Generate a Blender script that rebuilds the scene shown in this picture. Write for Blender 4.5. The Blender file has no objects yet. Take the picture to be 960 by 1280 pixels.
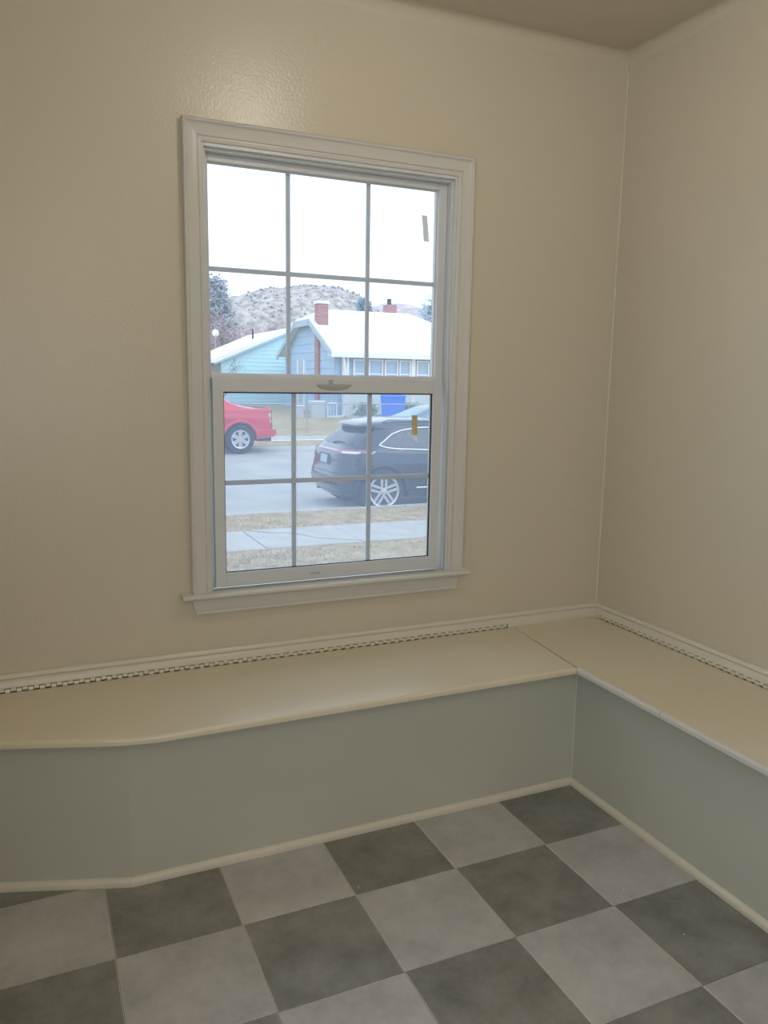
import bpy, bmesh, math, random
from mathutils import Vector, Matrix, noise
random.seed(7)
PI = math.pi
C = bpy.context.scene.collection
scene = bpy.context.scene

# ------------------------------------------------------------------ camera, sky, lamps, exposure
cam_data = bpy.data.cameras.new('camera')
cam = bpy.data.objects.new('camera', cam_data); C.objects.link(cam)
cam_data.sensor_fit = 'VERTICAL'; cam_data.sensor_height = 24.0
cam_data.lens = 24.0 * 992.1 / 1280.0
cam_data.clip_start = 0.05; cam_data.clip_end = 3000
CAM = Vector((-2.03573, -2.44882, 1.35395))
yaw, pitch, roll = 0.422757, -0.162732, 0.016061
f = Vector((math.sin(yaw)*math.cos(pitch), math.cos(yaw)*math.cos(pitch), math.sin(pitch)))
r = Vector((math.cos(yaw), -math.sin(yaw), 0)); u = r.cross(f)
rr = math.cos(roll)*r + math.sin(roll)*u; uu = -math.sin(roll)*r + math.cos(roll)*u
cam.matrix_world = Matrix(((rr.x, uu.x, -f.x, CAM.x), (rr.y, uu.y, -f.y, CAM.y), (rr.z, uu.z, -f.z, CAM.z), (0, 0, 0, 1)))
scene.camera = cam

world = bpy.data.worlds.new('overcast_sky'); scene.world = world; world.use_nodes = True
bg = world.node_tree.nodes['Background']
bg.inputs[0].default_value = (0.74, 0.87, 1.0, 1); bg.inputs[1].default_value = 1.85

def light(name, kind, loc, energy, col, **kw):
    d = bpy.data.lights.new(name, kind); d.energy = energy; d.color = col
    for k, v in kw.items(): setattr(d, k, v)
    o = bpy.data.objects.new(name, d); C.objects.link(o); o.location = loc
    return o
# soft low winter sun through thin cloud
sun = light('winter_sun', 'SUN', (0, 0, 20), 0.5, (1.0, 0.93, 0.85), angle=0.6)
sun.rotation_euler = (math.radians(52), 0, math.radians(35))
# the nook's ceiling lamp, and the lamp of the room behind
light('ceiling_lamp', 'POINT', (-1.12, -1.07, 2.44), 8.6, (1.0, 0.92, 0.81), shadow_soft_size=0.045)
light('room_lamp', 'POINT', (-1.75, -3.5, 2.25), 11.0, (1.0, 0.72, 0.36), shadow_soft_size=0.12)
# daylight coming in by the window in the left wall
lw = light('left_window_daylight', 'AREA', (-2.57, -2.55, 1.45), 11.0, (0.80, 0.90, 1.0), shape='RECTANGLE', size=1.1, size_y=1.2)
lw.rotation_euler = (0, math.radians(-90), 0)
rear_fill = light('rear_cool_fill', 'AREA', (-2.1, -4.16, 1.35), 10.5, (0.78, 0.89, 1.0), shape='RECTANGLE', size=1.3, size_y=1.3)  # added cool fill behind the camera; that wall has no window
rear_fill.rotation_euler = (math.radians(90), 0, 0)
vs = scene.view_settings
scene.display_settings.display_device = 'sRGB'
vs.view_transform = 'Standard'; vs.look = 'None'; vs.exposure = 0.0; vs.gamma = 1.0; vs.use_curve_mapping = False

# ------------------------------------------------------------------ helpers
def lin(c):
    return tuple((x/12.92 if x <= 0.04045 else ((x+0.055)/1.055)**2.4) for x in c)
def rgb(h):
    h = h.lstrip('#'); return lin(tuple(int(h[i:i+2], 16)/255 for i in (0, 2, 4)))
M = {}
def mat(name, col, rough=0.5, metal=0.0, spec=0.5, col2=None, scale=8.0, detail=4.0, lo=0.35, hi=0.65, bump=0.0, bscale=60.0, coords='Object', coat=0.0, bdist=0.002):
    m = bpy.data.materials.new(name); m.use_nodes = True
    nt = m.node_tree; b = nt.nodes['Principled BSDF']
    c1 = rgb(col) if isinstance(col, str) else col
    b.inputs['Base Color'].default_value = (*c1, 1)
    b.inputs['Roughness'].default_value = rough; b.inputs['Metallic'].default_value = metal
    b.inputs['Specular IOR Level'].default_value = spec
    b.inputs['Coat Weight'].default_value = coat
    tc = nt.nodes.new('ShaderNodeTexCoord')
    if col2:
        c2 = rgb(col2) if isinstance(col2, str) else col2
        n = nt.nodes.new('ShaderNodeTexNoise'); n.inputs['Scale'].default_value = scale; n.inputs['Detail'].default_value = detail
        rp = nt.nodes.new('ShaderNodeValToRGB')
        rp.color_ramp.elements[0].position = lo; rp.color_ramp.elements[0].color = (*c1, 1)
        rp.color_ramp.elements[1].position = hi; rp.color_ramp.elements[1].color = (*c2, 1)
        nt.links.new(tc.outputs[coords], n.inputs['Vector']); nt.links.new(n.outputs['Fac'], rp.inputs['Fac'])
        nt.links.new(rp.outputs['Color'], b.inputs['Base Color'])
    if bump > 0:
        n2 = nt.nodes.new('ShaderNodeTexNoise'); n2.inputs['Scale'].default_value = bscale; n2.inputs['Detail'].default_value = 2
        bp = nt.nodes.new('ShaderNodeBump'); bp.inputs['Strength'].default_value = bump; bp.inputs['Distance'].default_value = bdist
        nt.links.new(tc.outputs[coords], n2.inputs['Vector']); nt.links.new(n2.outputs['Fac'], bp.inputs['Height'])
        nt.links.new(bp.outputs['Normal'], b.inputs['Normal'])
    M[name] = m
    return m

def tag(o, label=None, cat=None, group=None, kind=None):
    if label: o['label'] = label
    if cat: o['category'] = cat
    if group: o['group'] = group
    if kind: o['kind'] = kind
    return o
def empty(name, loc=(0, 0, 0), rz=0.0, parent=None):
    o = bpy.data.objects.new(name, None); C.objects.link(o); o.location = loc; o.rotation_euler = (0, 0, rz)
    o.empty_display_size = 0.1
    if parent: o.parent = parent
    return o

class MB:
    """collects geometry for one mesh object"""
    def __init__(s): s.v = []; s.f = []
    def add(s, vs, fs):
        k = len(s.v); s.v += [tuple(p) for p in vs]; s.f += [tuple(i+k for i in q) for q in fs]; return s
    def box(s, x0, x1, y0, y1, z0, z1):
        v = [(x0,y0,z0),(x1,y0,z0),(x1,y1,z0),(x0,y1,z0),(x0,y0,z1),(x1,y0,z1),(x1,y1,z1),(x0,y1,z1)]
        return s.add(v, [(0,3,2,1),(4,5,6,7),(0,1,5,4),(1,2,6,5),(2,3,7,6),(3,0,4,7)])
    def prism(s, poly, z0, z1):
        """poly: counter-clockwise (x, y)"""
        n = len(poly)
        v = [(x, y, z0) for x, y in poly] + [(x, y, z1) for x, y in poly]
        return s.add(v, [tuple(range(n))[::-1], tuple(range(n, 2*n))] + [(i, (i+1) % n, n+(i+1) % n, n+i) for i in range(n)])
    def extrude(s, prof, path, closed=False):
        """prof: list of sections; path: function list giving each section's points"""
        n = len(path[0]); k = len(path)
        v = [p for sec in path for p in sec]; fs = []
        for a in range(k-1 if not closed else k):
            b = (a+1) % k
            for i in range(n):
                j = (i+1) % n
                fs.append((a*n+i, a*n+j, b*n+j, b*n+i))
        if not closed: fs += [tuple(range(n))[::-1], tuple(range((k-1)*n, k*n))]
        return s.add(v, fs)
    def tube(s, pts, rad, n=8, closed=False):
        pts = [Vector(p) for p in pts]; K = len(pts)
        rads = rad if isinstance(rad, (list, tuple)) else [rad]*K
        secs = []; up = None
        for i, p in enumerate(pts):
            a = pts[(i-1) % K] if (closed or i > 0) else p
            b = pts[(i+1) % K] if (closed or i < K-1) else p
            d = (b-a).normalized()
            if up is None:
                up = Vector((0, 0, 1)) if abs(d.z) < 0.9 else Vector((1, 0, 0))
            x = d.cross(up).normalized(); y = x.cross(d).normalized(); up = y
            secs.append([p + rads[i]*(math.cos(2*PI*k/n)*x + math.sin(2*PI*k/n)*y) for k in range(n)])
        return s.extrude(None, secs, closed)
    def lathe(s, prof, axis='y', c=(0, 0, 0), n=32):
        """prof: (radius, axial) list, closed ring when the ends meet"""
        secs = []
        for k in range(n):
            a = 2*PI*k/n; ca, sa = math.cos(a), math.sin(a)
            if axis == 'y': secs.append([(c[0]+r_*ca, c[1]+t, c[2]+r_*sa) for r_, t in prof])
            elif axis == 'z': secs.append([(c[0]+r_*ca, c[1]+r_*sa, c[2]+t) for r_, t in prof])
            else: secs.append([(c[0]+t, c[1]+r_*ca, c[2]+r_*sa) for r_, t in prof])
        return s.extrude(None, secs, True)
    def build(s, name, material, parent=None, bevel=0.0, smooth=False, segs=2, weld=False):
        me = bpy.data.meshes.new(name)
        bm = bmesh.new()
        vv = [bm.verts.new(p) for p in s.v]
        for q in s.f:
            try: bm.faces.new([vv[i] for i in q])
            except ValueError: pass
        if weld: bmesh.ops.remove_doubles(bm, verts=bm.verts, dist=1e-5)
        bmesh.ops.recalc_face_normals(bm, faces=bm.faces)
        if bevel > 0:
            es = [e for e in bm.edges if len(e.link_faces) == 2 and e.calc_face_angle(0) > 0.6]
            bmesh.ops.bevel(bm, geom=es, offset=bevel, segments=segs, affect='EDGES', profile=0.6, clamp_overlap=True)
        bm.to_mesh(me); bm.free()
        if smooth:
            for p in me.polygons: p.use_smooth = True
            me.set_sharp_from_angle(angle=math.radians(38))
        me.materials.append(material)
        o = bpy.data.objects.new(name, me); C.objects.link(o)
        if parent: o.parent = parent
        return o
def clip(poly, nx, ny, d):
    """keep the part of a polygon where nx*x + ny*y <= d"""
    out = []
    for i in range(len(poly)):
        a, b = poly[i], poly[(i+1) % len(poly)]
        da, db = nx*a[0]+ny*a[1]-d, nx*b[0]+ny*b[1]-d
        if da <= 0: out.append(a)
        if (da < 0 < db) or (db < 0 < da):
            t = da/(da-db); out.append((a[0]+t*(b[0]-a[0]), a[1]+t*(b[1]-a[1])))
    return out
def area2(poly): return sum(poly[i][0]*poly[(i+1) % len(poly)][1]-poly[(i+1) % len(poly)][0]*poly[i][1] for i in range(len(poly)))/2

# ------------------------------------------------------------------ materials
mat('wall_paint', '#cfc6b3', 0.27, bump=0.5, bscale=120, spec=0.5, bdist=0.002)
mat('ceiling_paint', '#cdc3b0', 0.6, bump=0.3, bscale=200)
mat('trim_paint', '#d9d3c2', 0.30, bump=0.08, bscale=40)
mat('casing_paint', '#d1cec8', 0.28, bump=0.06, bscale=40)
mat('lid_paint', '#ddd5bf', 0.24, bump=0.10, bscale=30, col2='#d9d0b6', scale=2, spec=0.65)
mat('panel_paint', '#c3c3b6', 0.42, bump=0.12, bscale=160)
mat('dark_gap', '#2b2416', 0.9)
mat('vinyl', '#d3d5d8', 0.32)
mat('gasket', '#23262b', 0.6)
mat('grille_bar', '#c8d0dc', 0.4)
mat('lock_plastic', '#b9babb', 0.45)
mat('sticker_pale', '#ece8dc', 0.7, col2='#e2dac4', scale=30)
mat('sticker_tan', '#b89a6c', 0.75, col2='#cbb183', scale=60, lo=.45, hi=.6)
for k_, v_ in (('sticker_pale', .8), ('sticker_tan', .4)):   # thin paper lets daylight through
    nt_ = M[k_].node_tree; b_ = nt_.nodes['Principled BSDF']; tr_ = nt_.nodes.new('ShaderNodeBsdfTranslucent'); mx_ = nt_.nodes.new('ShaderNodeMixShader')
    mx_.inputs[0].default_value = v_; tr_.inputs[0].default_value = (0.62, 0.60, 0.54, 1) if k_ == 'sticker_pale' else (0.5, 0.38, 0.2, 1)
    nt_.links.new(b_.outputs[0], mx_.inputs[1]); nt_.links.new(tr_.outputs[0], mx_.inputs[2]); nt_.links.new(mx_.outputs[0], nt_.nodes['Material Output'].inputs[0])

def floor_tile(name, c1, c2, c3, rough):
    m = bpy.data.materials.new(name); m.use_nodes = True; nt = m.node_tree; b = nt.nodes['Principled BSDF']
    tc = nt.nodes.new('ShaderNodeTexCoord'); oi = nt.nodes.new('ShaderNodeObjectInfo')
    mp = nt.nodes.new('ShaderNodeVectorMath'); mp.operation = 'MULTIPLY_ADD'
    comb = nt.nodes.new('ShaderNodeCombineXYZ')
    mul = nt.nodes.new('ShaderNodeMath'); mul.operation = 'MULTIPLY'; mul.inputs[1].default_value = 40
    nt.links.new(oi.outputs['Random'], mul.inputs[0])
    for i in range(3): nt.links.new(mul.outputs[0], comb.inputs[i])
    mp.inputs[1].default_value = (1, 1, 1)
    nt.links.new(tc.outputs['Object'], mp.inputs[0]); nt.links.new(comb.outputs[0], mp.inputs[2])
    n1 = nt.nodes.new('ShaderNodeTexNoise'); n1.inputs['Scale'].default_value = 6; n1.inputs['Detail'].default_value = 12; n1.inputs['Roughness'].default_value = 0.74
    nt.links.new(mp.outputs[0], n1.inputs['Vector'])
    rp = nt.nodes.new('ShaderNodeValToRGB'); e = rp.color_ramp.elements
    e[0].position = 0.30; e[0].color = (*rgb(c1), 1); e[1].position = 0.72; e[1].color = (*rgb(c3), 1)
    k = e.new(0.5); k.color = (*rgb(c2), 1)
    nt.links.new(n1.outputs['Fac'], rp.inputs['Fac']); nt.links.new(rp.outputs['Color'], b.inputs['Base Color'])
    b.inputs['Roughness'].default_value = rough
    n2 = nt.nodes.new('ShaderNodeTexNoise'); n2.inputs['Scale'].default_value = 90; n2.inputs['Detail'].default_value = 5
    nt.links.new(mp.outputs[0], n2.inputs['Vector'])
    bp = nt.nodes.new('ShaderNodeBump'); bp.inputs['Strength'].default_value = 0.12; bp.inputs['Distance'].default_value = 0.001
    nt.links.new(n2.outputs['Fac'], bp.inputs['Height']); nt.links.new(bp.outputs['Normal'], b.inputs['Normal'])
    M[name] = m
floor_tile('tile_dark', '#696862', '#84837c', '#9c9b95', 0.34)
floor_tile('tile_light', '#9f9e9a', '#b6b5b1', '#c8c7c3', 0.34)
mat('tile_edge', '#d2cec4', 0.6)

def glass_mat(name, tint, gloss, haze):
    m = bpy.data.materials.new(name); m.use_nodes = True; nt = m.node_tree
    nt.nodes.remove(nt.nodes['Principled BSDF']); out = nt.nodes['Material Output']
    t = nt.nodes.new('ShaderNodeBsdfTransparent'); t.inputs[0].default_value = (*tint, 1)
    g = nt.nodes.new('ShaderNodeBsdfGlossy'); g.inputs['Roughness'].default_value = 0.02
    h = nt.nodes.new('ShaderNodeBsdfTranslucent'); h.inputs[0].default_value = (0.80, 0.89, 1, 1)
    fr = nt.nodes.new('ShaderNodeFresnel'); fr.inputs[0].default_value = 1.45
    sc = nt.nodes.new('ShaderNodeMath'); sc.operation = 'MULTIPLY'; sc.inputs[1].default_value = gloss
    m1 = nt.nodes.new('ShaderNodeMixShader'); m2 = nt.nodes.new('ShaderNodeMixShader')
    nt.links.new(fr.outputs[0], sc.inputs[0]); nt.links.new(sc.outputs[0], m1.inputs[0])
    nt.links.new(t.outputs[0], m1.inputs[1]); nt.links.new(g.outputs[0], m1.inputs[2])
    m2.inputs[0].default_value = haze
    nt.links.new(m1.outputs[0], m2.inputs[1]); nt.links.new(h.outputs[0], m2.inputs[2])
    nt.links.new(m2.outputs[0], out.inputs[0]); M[name] = m
glass_mat('window_glass', (0.97, 0.985, 1.0), 0.5, 0.11)  # haze adds the pale veil of glare as translucent colour
def screen_mat(name, cover):
    m = bpy.data.materials.new(name); m.use_nodes = True; nt = m.node_tree
    nt.nodes.remove(nt.nodes['Principled BSDF']); out = nt.nodes['Material Output']
    t = nt.nodes.new('ShaderNodeBsdfTransparent')
    d = nt.nodes.new('ShaderNodeBsdfDiffuse'); d.inputs[0].default_value = (0.30, 0.41, 0.62, 1)
    tr = nt.nodes.new('ShaderNodeBsdfTranslucent'); tr.inputs[0].default_value = (0.44, 0.58, 0.88, 1)
    a = nt.nodes.new('ShaderNodeMixShader'); a.inputs[0].default_value = 0.6
    nt.links.new(d.outputs[0], a.inputs[1]); nt.links.new(tr.outputs[0], a.inputs[2])
    mx = nt.nodes.new('ShaderNodeMixShader'); mx.inputs[0].default_value = cover
    nt.links.new(t.outputs[0], mx.inputs[1]); nt.links.new(a.outputs[0], mx.inputs[2])
    nt.links.new(mx.outputs[0], out.inputs[0]); M[name] = m
screen_mat('insect_screen', 0.33)

# ------------------------------------------------------------------ room shell
ZC = 2.515                                     # ceiling height
XL, YF = -2.62, -4.2                          # left wall, wall behind the camera
OX0, OX1, OZ0, OZ1 = -1.537, -0.686, 0.674, 2.031   # window opening
def wall_hole(name, a0, a1, z0, z1, h0, h1, hz0, hz1, thick, place):
    """wall slab with a rectangular hole; place(a, d, z) gives the point, d runs outwards"""
    outer = [(a0, z0), (a1, z0), (a1, z1), (a0, z1)]; inner = [(h0, hz0), (h1, hz0), (h1, hz1), (h0, hz1)]
    v = [place(a, d, z) for d in (0, thick) for a, z in outer+inner]
    fs = []
    for i in range(4):
        j = (i+1) % 4
        fs += [(i, j, 4+j, 4+i), (8+i, 12+i, 12+j, 8+j), (4+i, 4+j, 12+j, 12+i), (i, 8+i, 8+j, j)]
    o = MB().add(v, fs).build(name, M['wall_paint'])
    return tag(o, kind='structure')
wall_hole('wall_back', XL-0.15, 0.15, 0, 2.7, OX0, OX1, OZ0, OZ1, 0.13, lambda a, d, z: (a, d, z))
wall_hole('wall_left', YF, 0.0, 0, 2.7, -3.15, -1.95, 0.85, 2.05, 0.13, lambda a, d, z: (XL-d, a, z))
tag(MB().box(0, 0.15, YF, 0, 0, 2.7).build('wall_right', M['wall_paint']), kind='structure')
tag(MB().box(XL-0.15, 0.15, YF-0.15, YF, 0, 2.7).build('wall_front', M['wall_paint']), kind='structure')
# ceiling with a rounded plaster cove where it meets the walls
cr = 0.04
def arc(n=8): return [(cr*(1-math.cos(t*PI/2/n)), cr*(1-math.sin(t*PI/2/n))) for t in range(n, -1, -1)]
cm = MB().box(XL, 0, YF, 0, ZC, ZC+0.1)
def ring(d, dz):                               # rectangle of the room inset by d
    return [(XL+d, YF+d, ZC-dz), (-d, YF+d, ZC-dz), (-d, -d, ZC-dz), (XL+d, -d, ZC-dz)]
secs = []
N = 8
for k in range(N+1):
    a = k*PI/2/N
    secs.append(ring(cr*(1-math.cos(a))+0.0005, cr*(1-math.sin(a))+0.0005))
for k in range(N):
    for i in range(4):
        j = (i+1) % 4
        cm.add([secs[k][i], secs[k][j], secs[k+1][j], secs[k+1][i]], [(0, 1, 2, 3)])
tag(cm.build('ceiling', M['ceiling_paint'], weld=True, smooth=True), kind='structure')

tag(MB().tube([(-0.002, -0.002, 0.5), (-0.002, -0.002, ZC-0.05)], 0.0034, 8).build('trim_1', M['trim_paint'], smooth=True), kind='structure')   # painted caulk in the corner
# ------------------------------------------------------------------ floor of square vinyl tiles
T = 0.305; TX, TY = -1.9098, -0.6669
DB, DR = 0.4063, 0.4009                       # depth of the bench fronts (at the floor moulding)
KX = -1.84; SL = 0.345                        # where the back bench starts to taper, and how much
floor = tag(MB().box(XL, 0, YF, 0, -0.12, -0.004).build('floor', M['dark_gap']), kind='structure')
for i in range(-3, 8):
    for j in range(-2, 12):
        x0, x1 = TX+i*T, TX+(i+1)*T; y1, y0 = TY-j*T, TY-(j+1)*T
        g = 0.0006
        poly = [(x0+g, y0+g), (x1-g, y0+g), (x1-g, y1-g), (x0+g, y1-g)]
        poly = clip(poly, 1, 0, -DR+0.004); poly = clip(poly, -1, 0, -XL) if poly else poly
        poly = clip(poly, 0, -1, -YF) if poly else poly
        # back edge: straight under the middle of the bench, running back to the left of the kink
        if poly and x0 < KX < x1:
            e_ = lambda x: -DB+0.004+max(0.0, SL*(KX-x))
            xs = sorted({x0+g, KX, x1-g} | ({KX-(y1-g+DB-0.004)/SL} if x0+g < KX-(y1-g+DB-0.004)/SL < KX else set()))
            poly = [(x0+g, y0+g), (x1-g, y0+g)] + [(x, min(y1-g, e_(x))) for x in reversed(xs)]
            if min(p[1] for p in poly[2:]) <= y0+g: continue
        elif poly: poly = clip(poly, SL, 1, -DB+0.004+SL*KX) if x1 <= KX else clip(poly, 0, 1, -DB+0.004)
        if len(poly) < 3 or area2(poly) < 1e-4: continue
        light_one = (i+j) % 2 == 0
        # each tile a thin slab with an eased edge, its own height by a hair
        cx, cy = sum(p[0] for p in poly)/len(poly), sum(p[1] for p in poly)/len(poly)
        loc = [(p[0]-cx, p[1]-cy) for p in poly]
        top = [(p[0]*(1-0.0016/T*2), p[1]*(1-0.0016/T*2)) for p in loc]
        n = len(loc); zt = random.uniform(-0.0004, 0.0)
        v = [(x, y, -0.004) for x, y in loc] + [(x, y, zt-0.0008) for x, y in loc] + [(x, y, zt) for x, y in top]
        fs = [tuple(range(n))[::-1], tuple(range(2*n, 3*n))]
        for k in range(n):
            m_ = (k+1) % n
            fs += [(k, m_, n+m_, n+k), (n+k, n+m_, 2*n+m_, 2*n+k)]
        o = MB().add(v, fs).build('tile', M['tile_light' if light_one else 'tile_dark'], floor)
        o.data.materials.append(M['tile_edge'])
        for p in o.data.polygons:
            if len(p.vertices) == 4 and abs(p.normal.z) < 0.95 and p.normal.z > 0.05 and abs(p.normal.x) > abs(p.normal.y): p.material_index = 1
        o.location = (cx, cy, 0)
        if light_one: o['label'] = 'light grey concrete-look vinyl tile'
        else: o['label'] = 'dark grey concrete-look vinyl tile'
# a few paint specks dropped on the floor
for x, y, rz, l in ((-0.62, -0.93, 0.7, 0.012), (-0.6, -1.13, 0.2, 0.005), (-1.28, -0.64, 1.2, 0.008)):
    b = MB().prism([(-l/2, -0.001), (l/2, -0.0015), (l/2, 0.001), (-l/2, 0.0015)], 0.0, 0.0008).build('paint_speck', M['trim_paint'], floor)
    b.location = (x, y, 0); b.rotation_euler = (0, 0, rz)

# ------------------------------------------------------------------ built-in corner bench
HS = 0.4496; LT = 0.022                       # lid top and thickness
SB, SR = 0.4723, 0.4538                       # lid depths
FB, FR = DB-0.012, DR-0.012                   # face of the front panels
def left_y(x, d): return -d - SL*(x-KX) if x < KX else -d
bb = empty('corner_bench', (-1.3, -0.2, 0))
tag(bb, 'cream bench with grey front panel under the window, left end tapering', 'bench')
def P(mb): mb.v = [(x+1.3, y+0.2, z) for x, y, z in mb.v]; return mb
# front panel: straight run and the angled end
zt = HS-LT
pl = [(XL, left_y(XL, FB)), (KX, -FB), (-FR, -FB)]
P(MB().prism([(KX, -FB), (-FR+0.0, -FB), (-FR+0.0, -FB+0.018), (KX+0.006, -FB+0.018)], 0.0, zt)).build('front_panel', M['panel_paint'], bb, bevel=0.0006)
P(MB().prism([(XL+.001, left_y(XL, FB)), (KX, -FB), (KX+0.006, -FB+0.018), (XL+.001, left_y(XL, FB)+0.019)], 0.0, zt)).build('front_panel', M['panel_paint'], bb, bevel=0.0006)
# lid with a rounded nosing, sections along x
JX = -0.4030                                  # where the joint with the right bench meets the wall
def lid_profile(depth, hinge, n=5):
    """(d, z) from the hinge edge to the rounded front and back under"""
    pr = [(hinge, HS-LT), (hinge, HS)]
    rc = 0.010
    for k in range(n+1):
        a = PI/2*k/n; pr.append((depth-rc+rc*math.sin(a), HS-rc+rc*math.cos(a)))
    pr += [(depth, HS-LT+0.004), (depth-0.004, HS-LT)]
    return pr
HG = 0.036                                    # the hinge line
secs = []
for x, dp, hx in ((XL+.001, 0, 0), (KX+0.025-0.10, 0, 0), (KX+0.025-0.03, 1, 0), (KX+0.025+0.05, 1, 0), (-1.0, 1, 0), (-SR-0.001, 1, 1)):
    sec = []
    kx = KX+0.02
    for d, z in lid_profile(1.0, 0.0):
        # d 0..1 from hinge to nosing; nosing stays a fixed roundness
        dep = SB if x >= kx else SB + SL*(x-kx)
        if KX+0.025-0.04 < x < KX+0.025-0.02: dep -= 0.003
        dd = HG if d == 0.0 else dep-(1.0-d)
        xx = x
        if hx: xx = JX-0.002 + (-SR-JX)*((dd-HG)/(SB-HG))
        sec.append((xx, -dd, z))
    secs.append(sec)
P(MB().extrude(None, secs)).build('lid', M['lid_paint'], bb, smooth=True)
# half-round moulding along the floor
def moulding(path, name, parent, off):
    """path: list of ((x, y), outward unit (nx, ny)); quarter-round of 18 mm at the foot of a panel"""
    pr = [(0, 0), (0.013, 0)] + [(0.013*math.cos(a), 0.008+0.014*math.sin(a)) for a in (0, .4, .8, 1.2, 1.57)]
    secs = [[(x+nx*d-off[0], y+ny*d-off[1], z+0.0004) for d, z in pr] for (x, y), (nx, ny) in path]
    MB().extrude(None, secs).build(name, M['trim_paint'], parent, smooth=True)
nl = Vector((-SL, -1)).normalized(); nk = (nl+Vector((0, -1))); nk = nk/ (1+nl.dot(Vector((0,-1))))
moulding([((KX, -FB), tuple(nk)), ((-FR, -FB), (-1, -1))], 'floor_moulding', bb, (-1.3, -0.2))
moulding([((XL+.001, left_y(XL, FB)), tuple(nl)), ((KX, -FB), tuple(nk))], 'floor_moulding', bb, (-1.3, -0.2))

rb = empty('corner_bench', (-0.2, -1.6, 0))
tag(rb, 'cream bench with pale grey front panel along the right wall', 'bench')
def Q(mb): mb.v = [(x+0.2, y+1.6, z) for x, y, z in mb.v]; return mb
YE = -3.2
Q(MB().box(-FR, -FR+0.018, YE, -FB-0.0005, 0, zt)).build('front_panel', M['panel_paint'], rb, bevel=0.0006)
Q(MB().box(-FR, -0.03, YE-0.018, YE, 0, zt)).build('end_panel', M['panel_paint'], rb, bevel=0.0006)
# lid: top board plus its nosing in two lengths (the joint shows)
lidm = MB()
def lid_edge_y(x):                            # the joint line with the other lid
    t = (-x - (-JX))/(SR-(-JX)); return t
top = [(-HG, -0.0365), (JX+0.001, -0.0365), (-SR+0.012, -SB+0.028), (-SR+0.012, YE-0.03), (-HG, YE-0.03)]
Q(lidm.prism(top, HS-LT, HS)).build('lid', M['lid_paint'], rb, bevel=0.0008)
def nosing(y0, y1):
    pr = [(-SR+0.0118, HS-LT), (-SR+0.0118, HS)] + [(-SR+0.010-0.010*math.sin(a), HS-0.010+0.010*math.cos(a)) for a in [PI/2*k/5 for k in range(6)]] + [(-SR, HS-LT+0.004), (-SR+0.004, HS-LT)]
    Q(MB().extrude(None, [[(x, y, z) for x, z in pr] for y in (y0, y1)])).build('lid_nosing', M['casing_paint'], rb, smooth=True)
nosing(-SB+0.006, -0.842); nosing(-0.8445, YE-0.03)
moulding([((-FR, -FB), (-1, -1)), ((-FR, YE), (-1, 0))], 'floor_moulding', rb, (-0.2, -1.6))
# caulk bead where the two fronts meet
Q(MB().tube([(-FR-0.001, -FB-0.001, 0.022), (-FR-0.001, -FB-0.001, zt-0.002)], 0.0022, 6)).build('caulk_bead', M['casing_paint'], rb, smooth=True)

# moulded rail on the wall above the lids
def rail_profile():
    z0 = HS-LT; zt_ = 0.5004
    return [(0.0, z0), (0.0155, z0), (0.0155, HS+0.026), (0.0140, HS+0.028), (0.0105, HS+0.0315), (0.0095, HS+0.0335),
            (0.0105, HS+0.0355), (0.0130, HS+0.0370), (0.0150, HS+0.0395), (0.0150, HS+0.0430), (0.0130, HS+0.0470), (0.0085, zt_), (0.0, zt_)]
rp = rail_profile()
o = MB().extrude(None, [[(XL, -d, z) for d, z in rp], [(-d, -d, z) for d, z in rp]]).build('baseboard_back', M['trim_paint'], smooth=True)
tag(o, kind='structure')
o = MB().extrude(None, [[(-d, -d, z) for d, z in rp], [(-d, YF, z) for d, z in rp]]).build('baseboard_right', M['trim_paint'], smooth=True)
tag(o, kind='structure')

# piano hinges: two leaves with interlocking knuckles and a dark gap between
def piano_hinge(label, a0, a1, place, group=None):
    root = empty('piano_hinge', place((a0+a1)/2, 0.026, HS))
    tag(root, label, 'hinge')
    base = Vector(place((a0+a1)/2, 0.026, HS))
    tooth = 0.0155; n = int((a1-a0)/tooth)
    fx, mv, kn = MB(), MB(), MB()
    def bx(mb, s0, s1, d0, d1, z0, z1):
        p = [Vector(place(a, d, z))-base for a in (s0, s1) for d in (d0, d1) for z in (z0, z1)]
        mb.add(p, [(0,1,3,2),(4,6,7,5),(0,4,5,1),(2,3,7,6),(0,2,6,4),(1,5,7,3)])
    bx(fx, a0, a1, 0.0157, 0.0185, HS+0.0115, HS+0.0128)
    bx(mv, a0, a1, 0.0260, 0.0357, HS-0.0040, HS+0.0004)
    for k in range(n):                        # rounded knuckles, by turns hung from the rail and standing on the lid
        s0 = a0+k*tooth+0.0008; s1 = a0+(k+1)*tooth-0.0008
        zlo, zhi, mb = (HS+0.0018, HS+0.0118, fx) if k % 2 else (HS-0.003, HS+0.0097, mv)
        sec = [(0.0168, zlo), (0.0225, zlo), (0.0248, (zlo*.6+zhi*.4)), (0.0225, zhi-.0006), (0.0168, zhi)]
        mb.extrude(None, [[tuple(Vector(place(a_, d_, z_))-base) for d_, z_ in sec] for a_ in (s0, s1)])
    fx.build('fixed_leaf', M['trim_paint'], root); mv.build('moving_leaf', M['lid_paint'], root)
    g = MB(); bx(g, a0, a1, 0.0157, 0.0166, HS-0.003, HS+0.0115); bx(g, a0, a1, 0.0166, 0.0259, HS-0.006, HS-0.0035)  # near-black backing stands in for the shade inside the gap
    g.build('shadow_gap_strip', M['dark_gap'], root)['label'] = 'dark strip painted in for the shade between the hinge knuckles'
piano_hinge('long cream painted piano hinge at the back of the window bench lid', XL+0.02, JX-0.02, lambda a, d, z: (a, -d, z))
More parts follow.
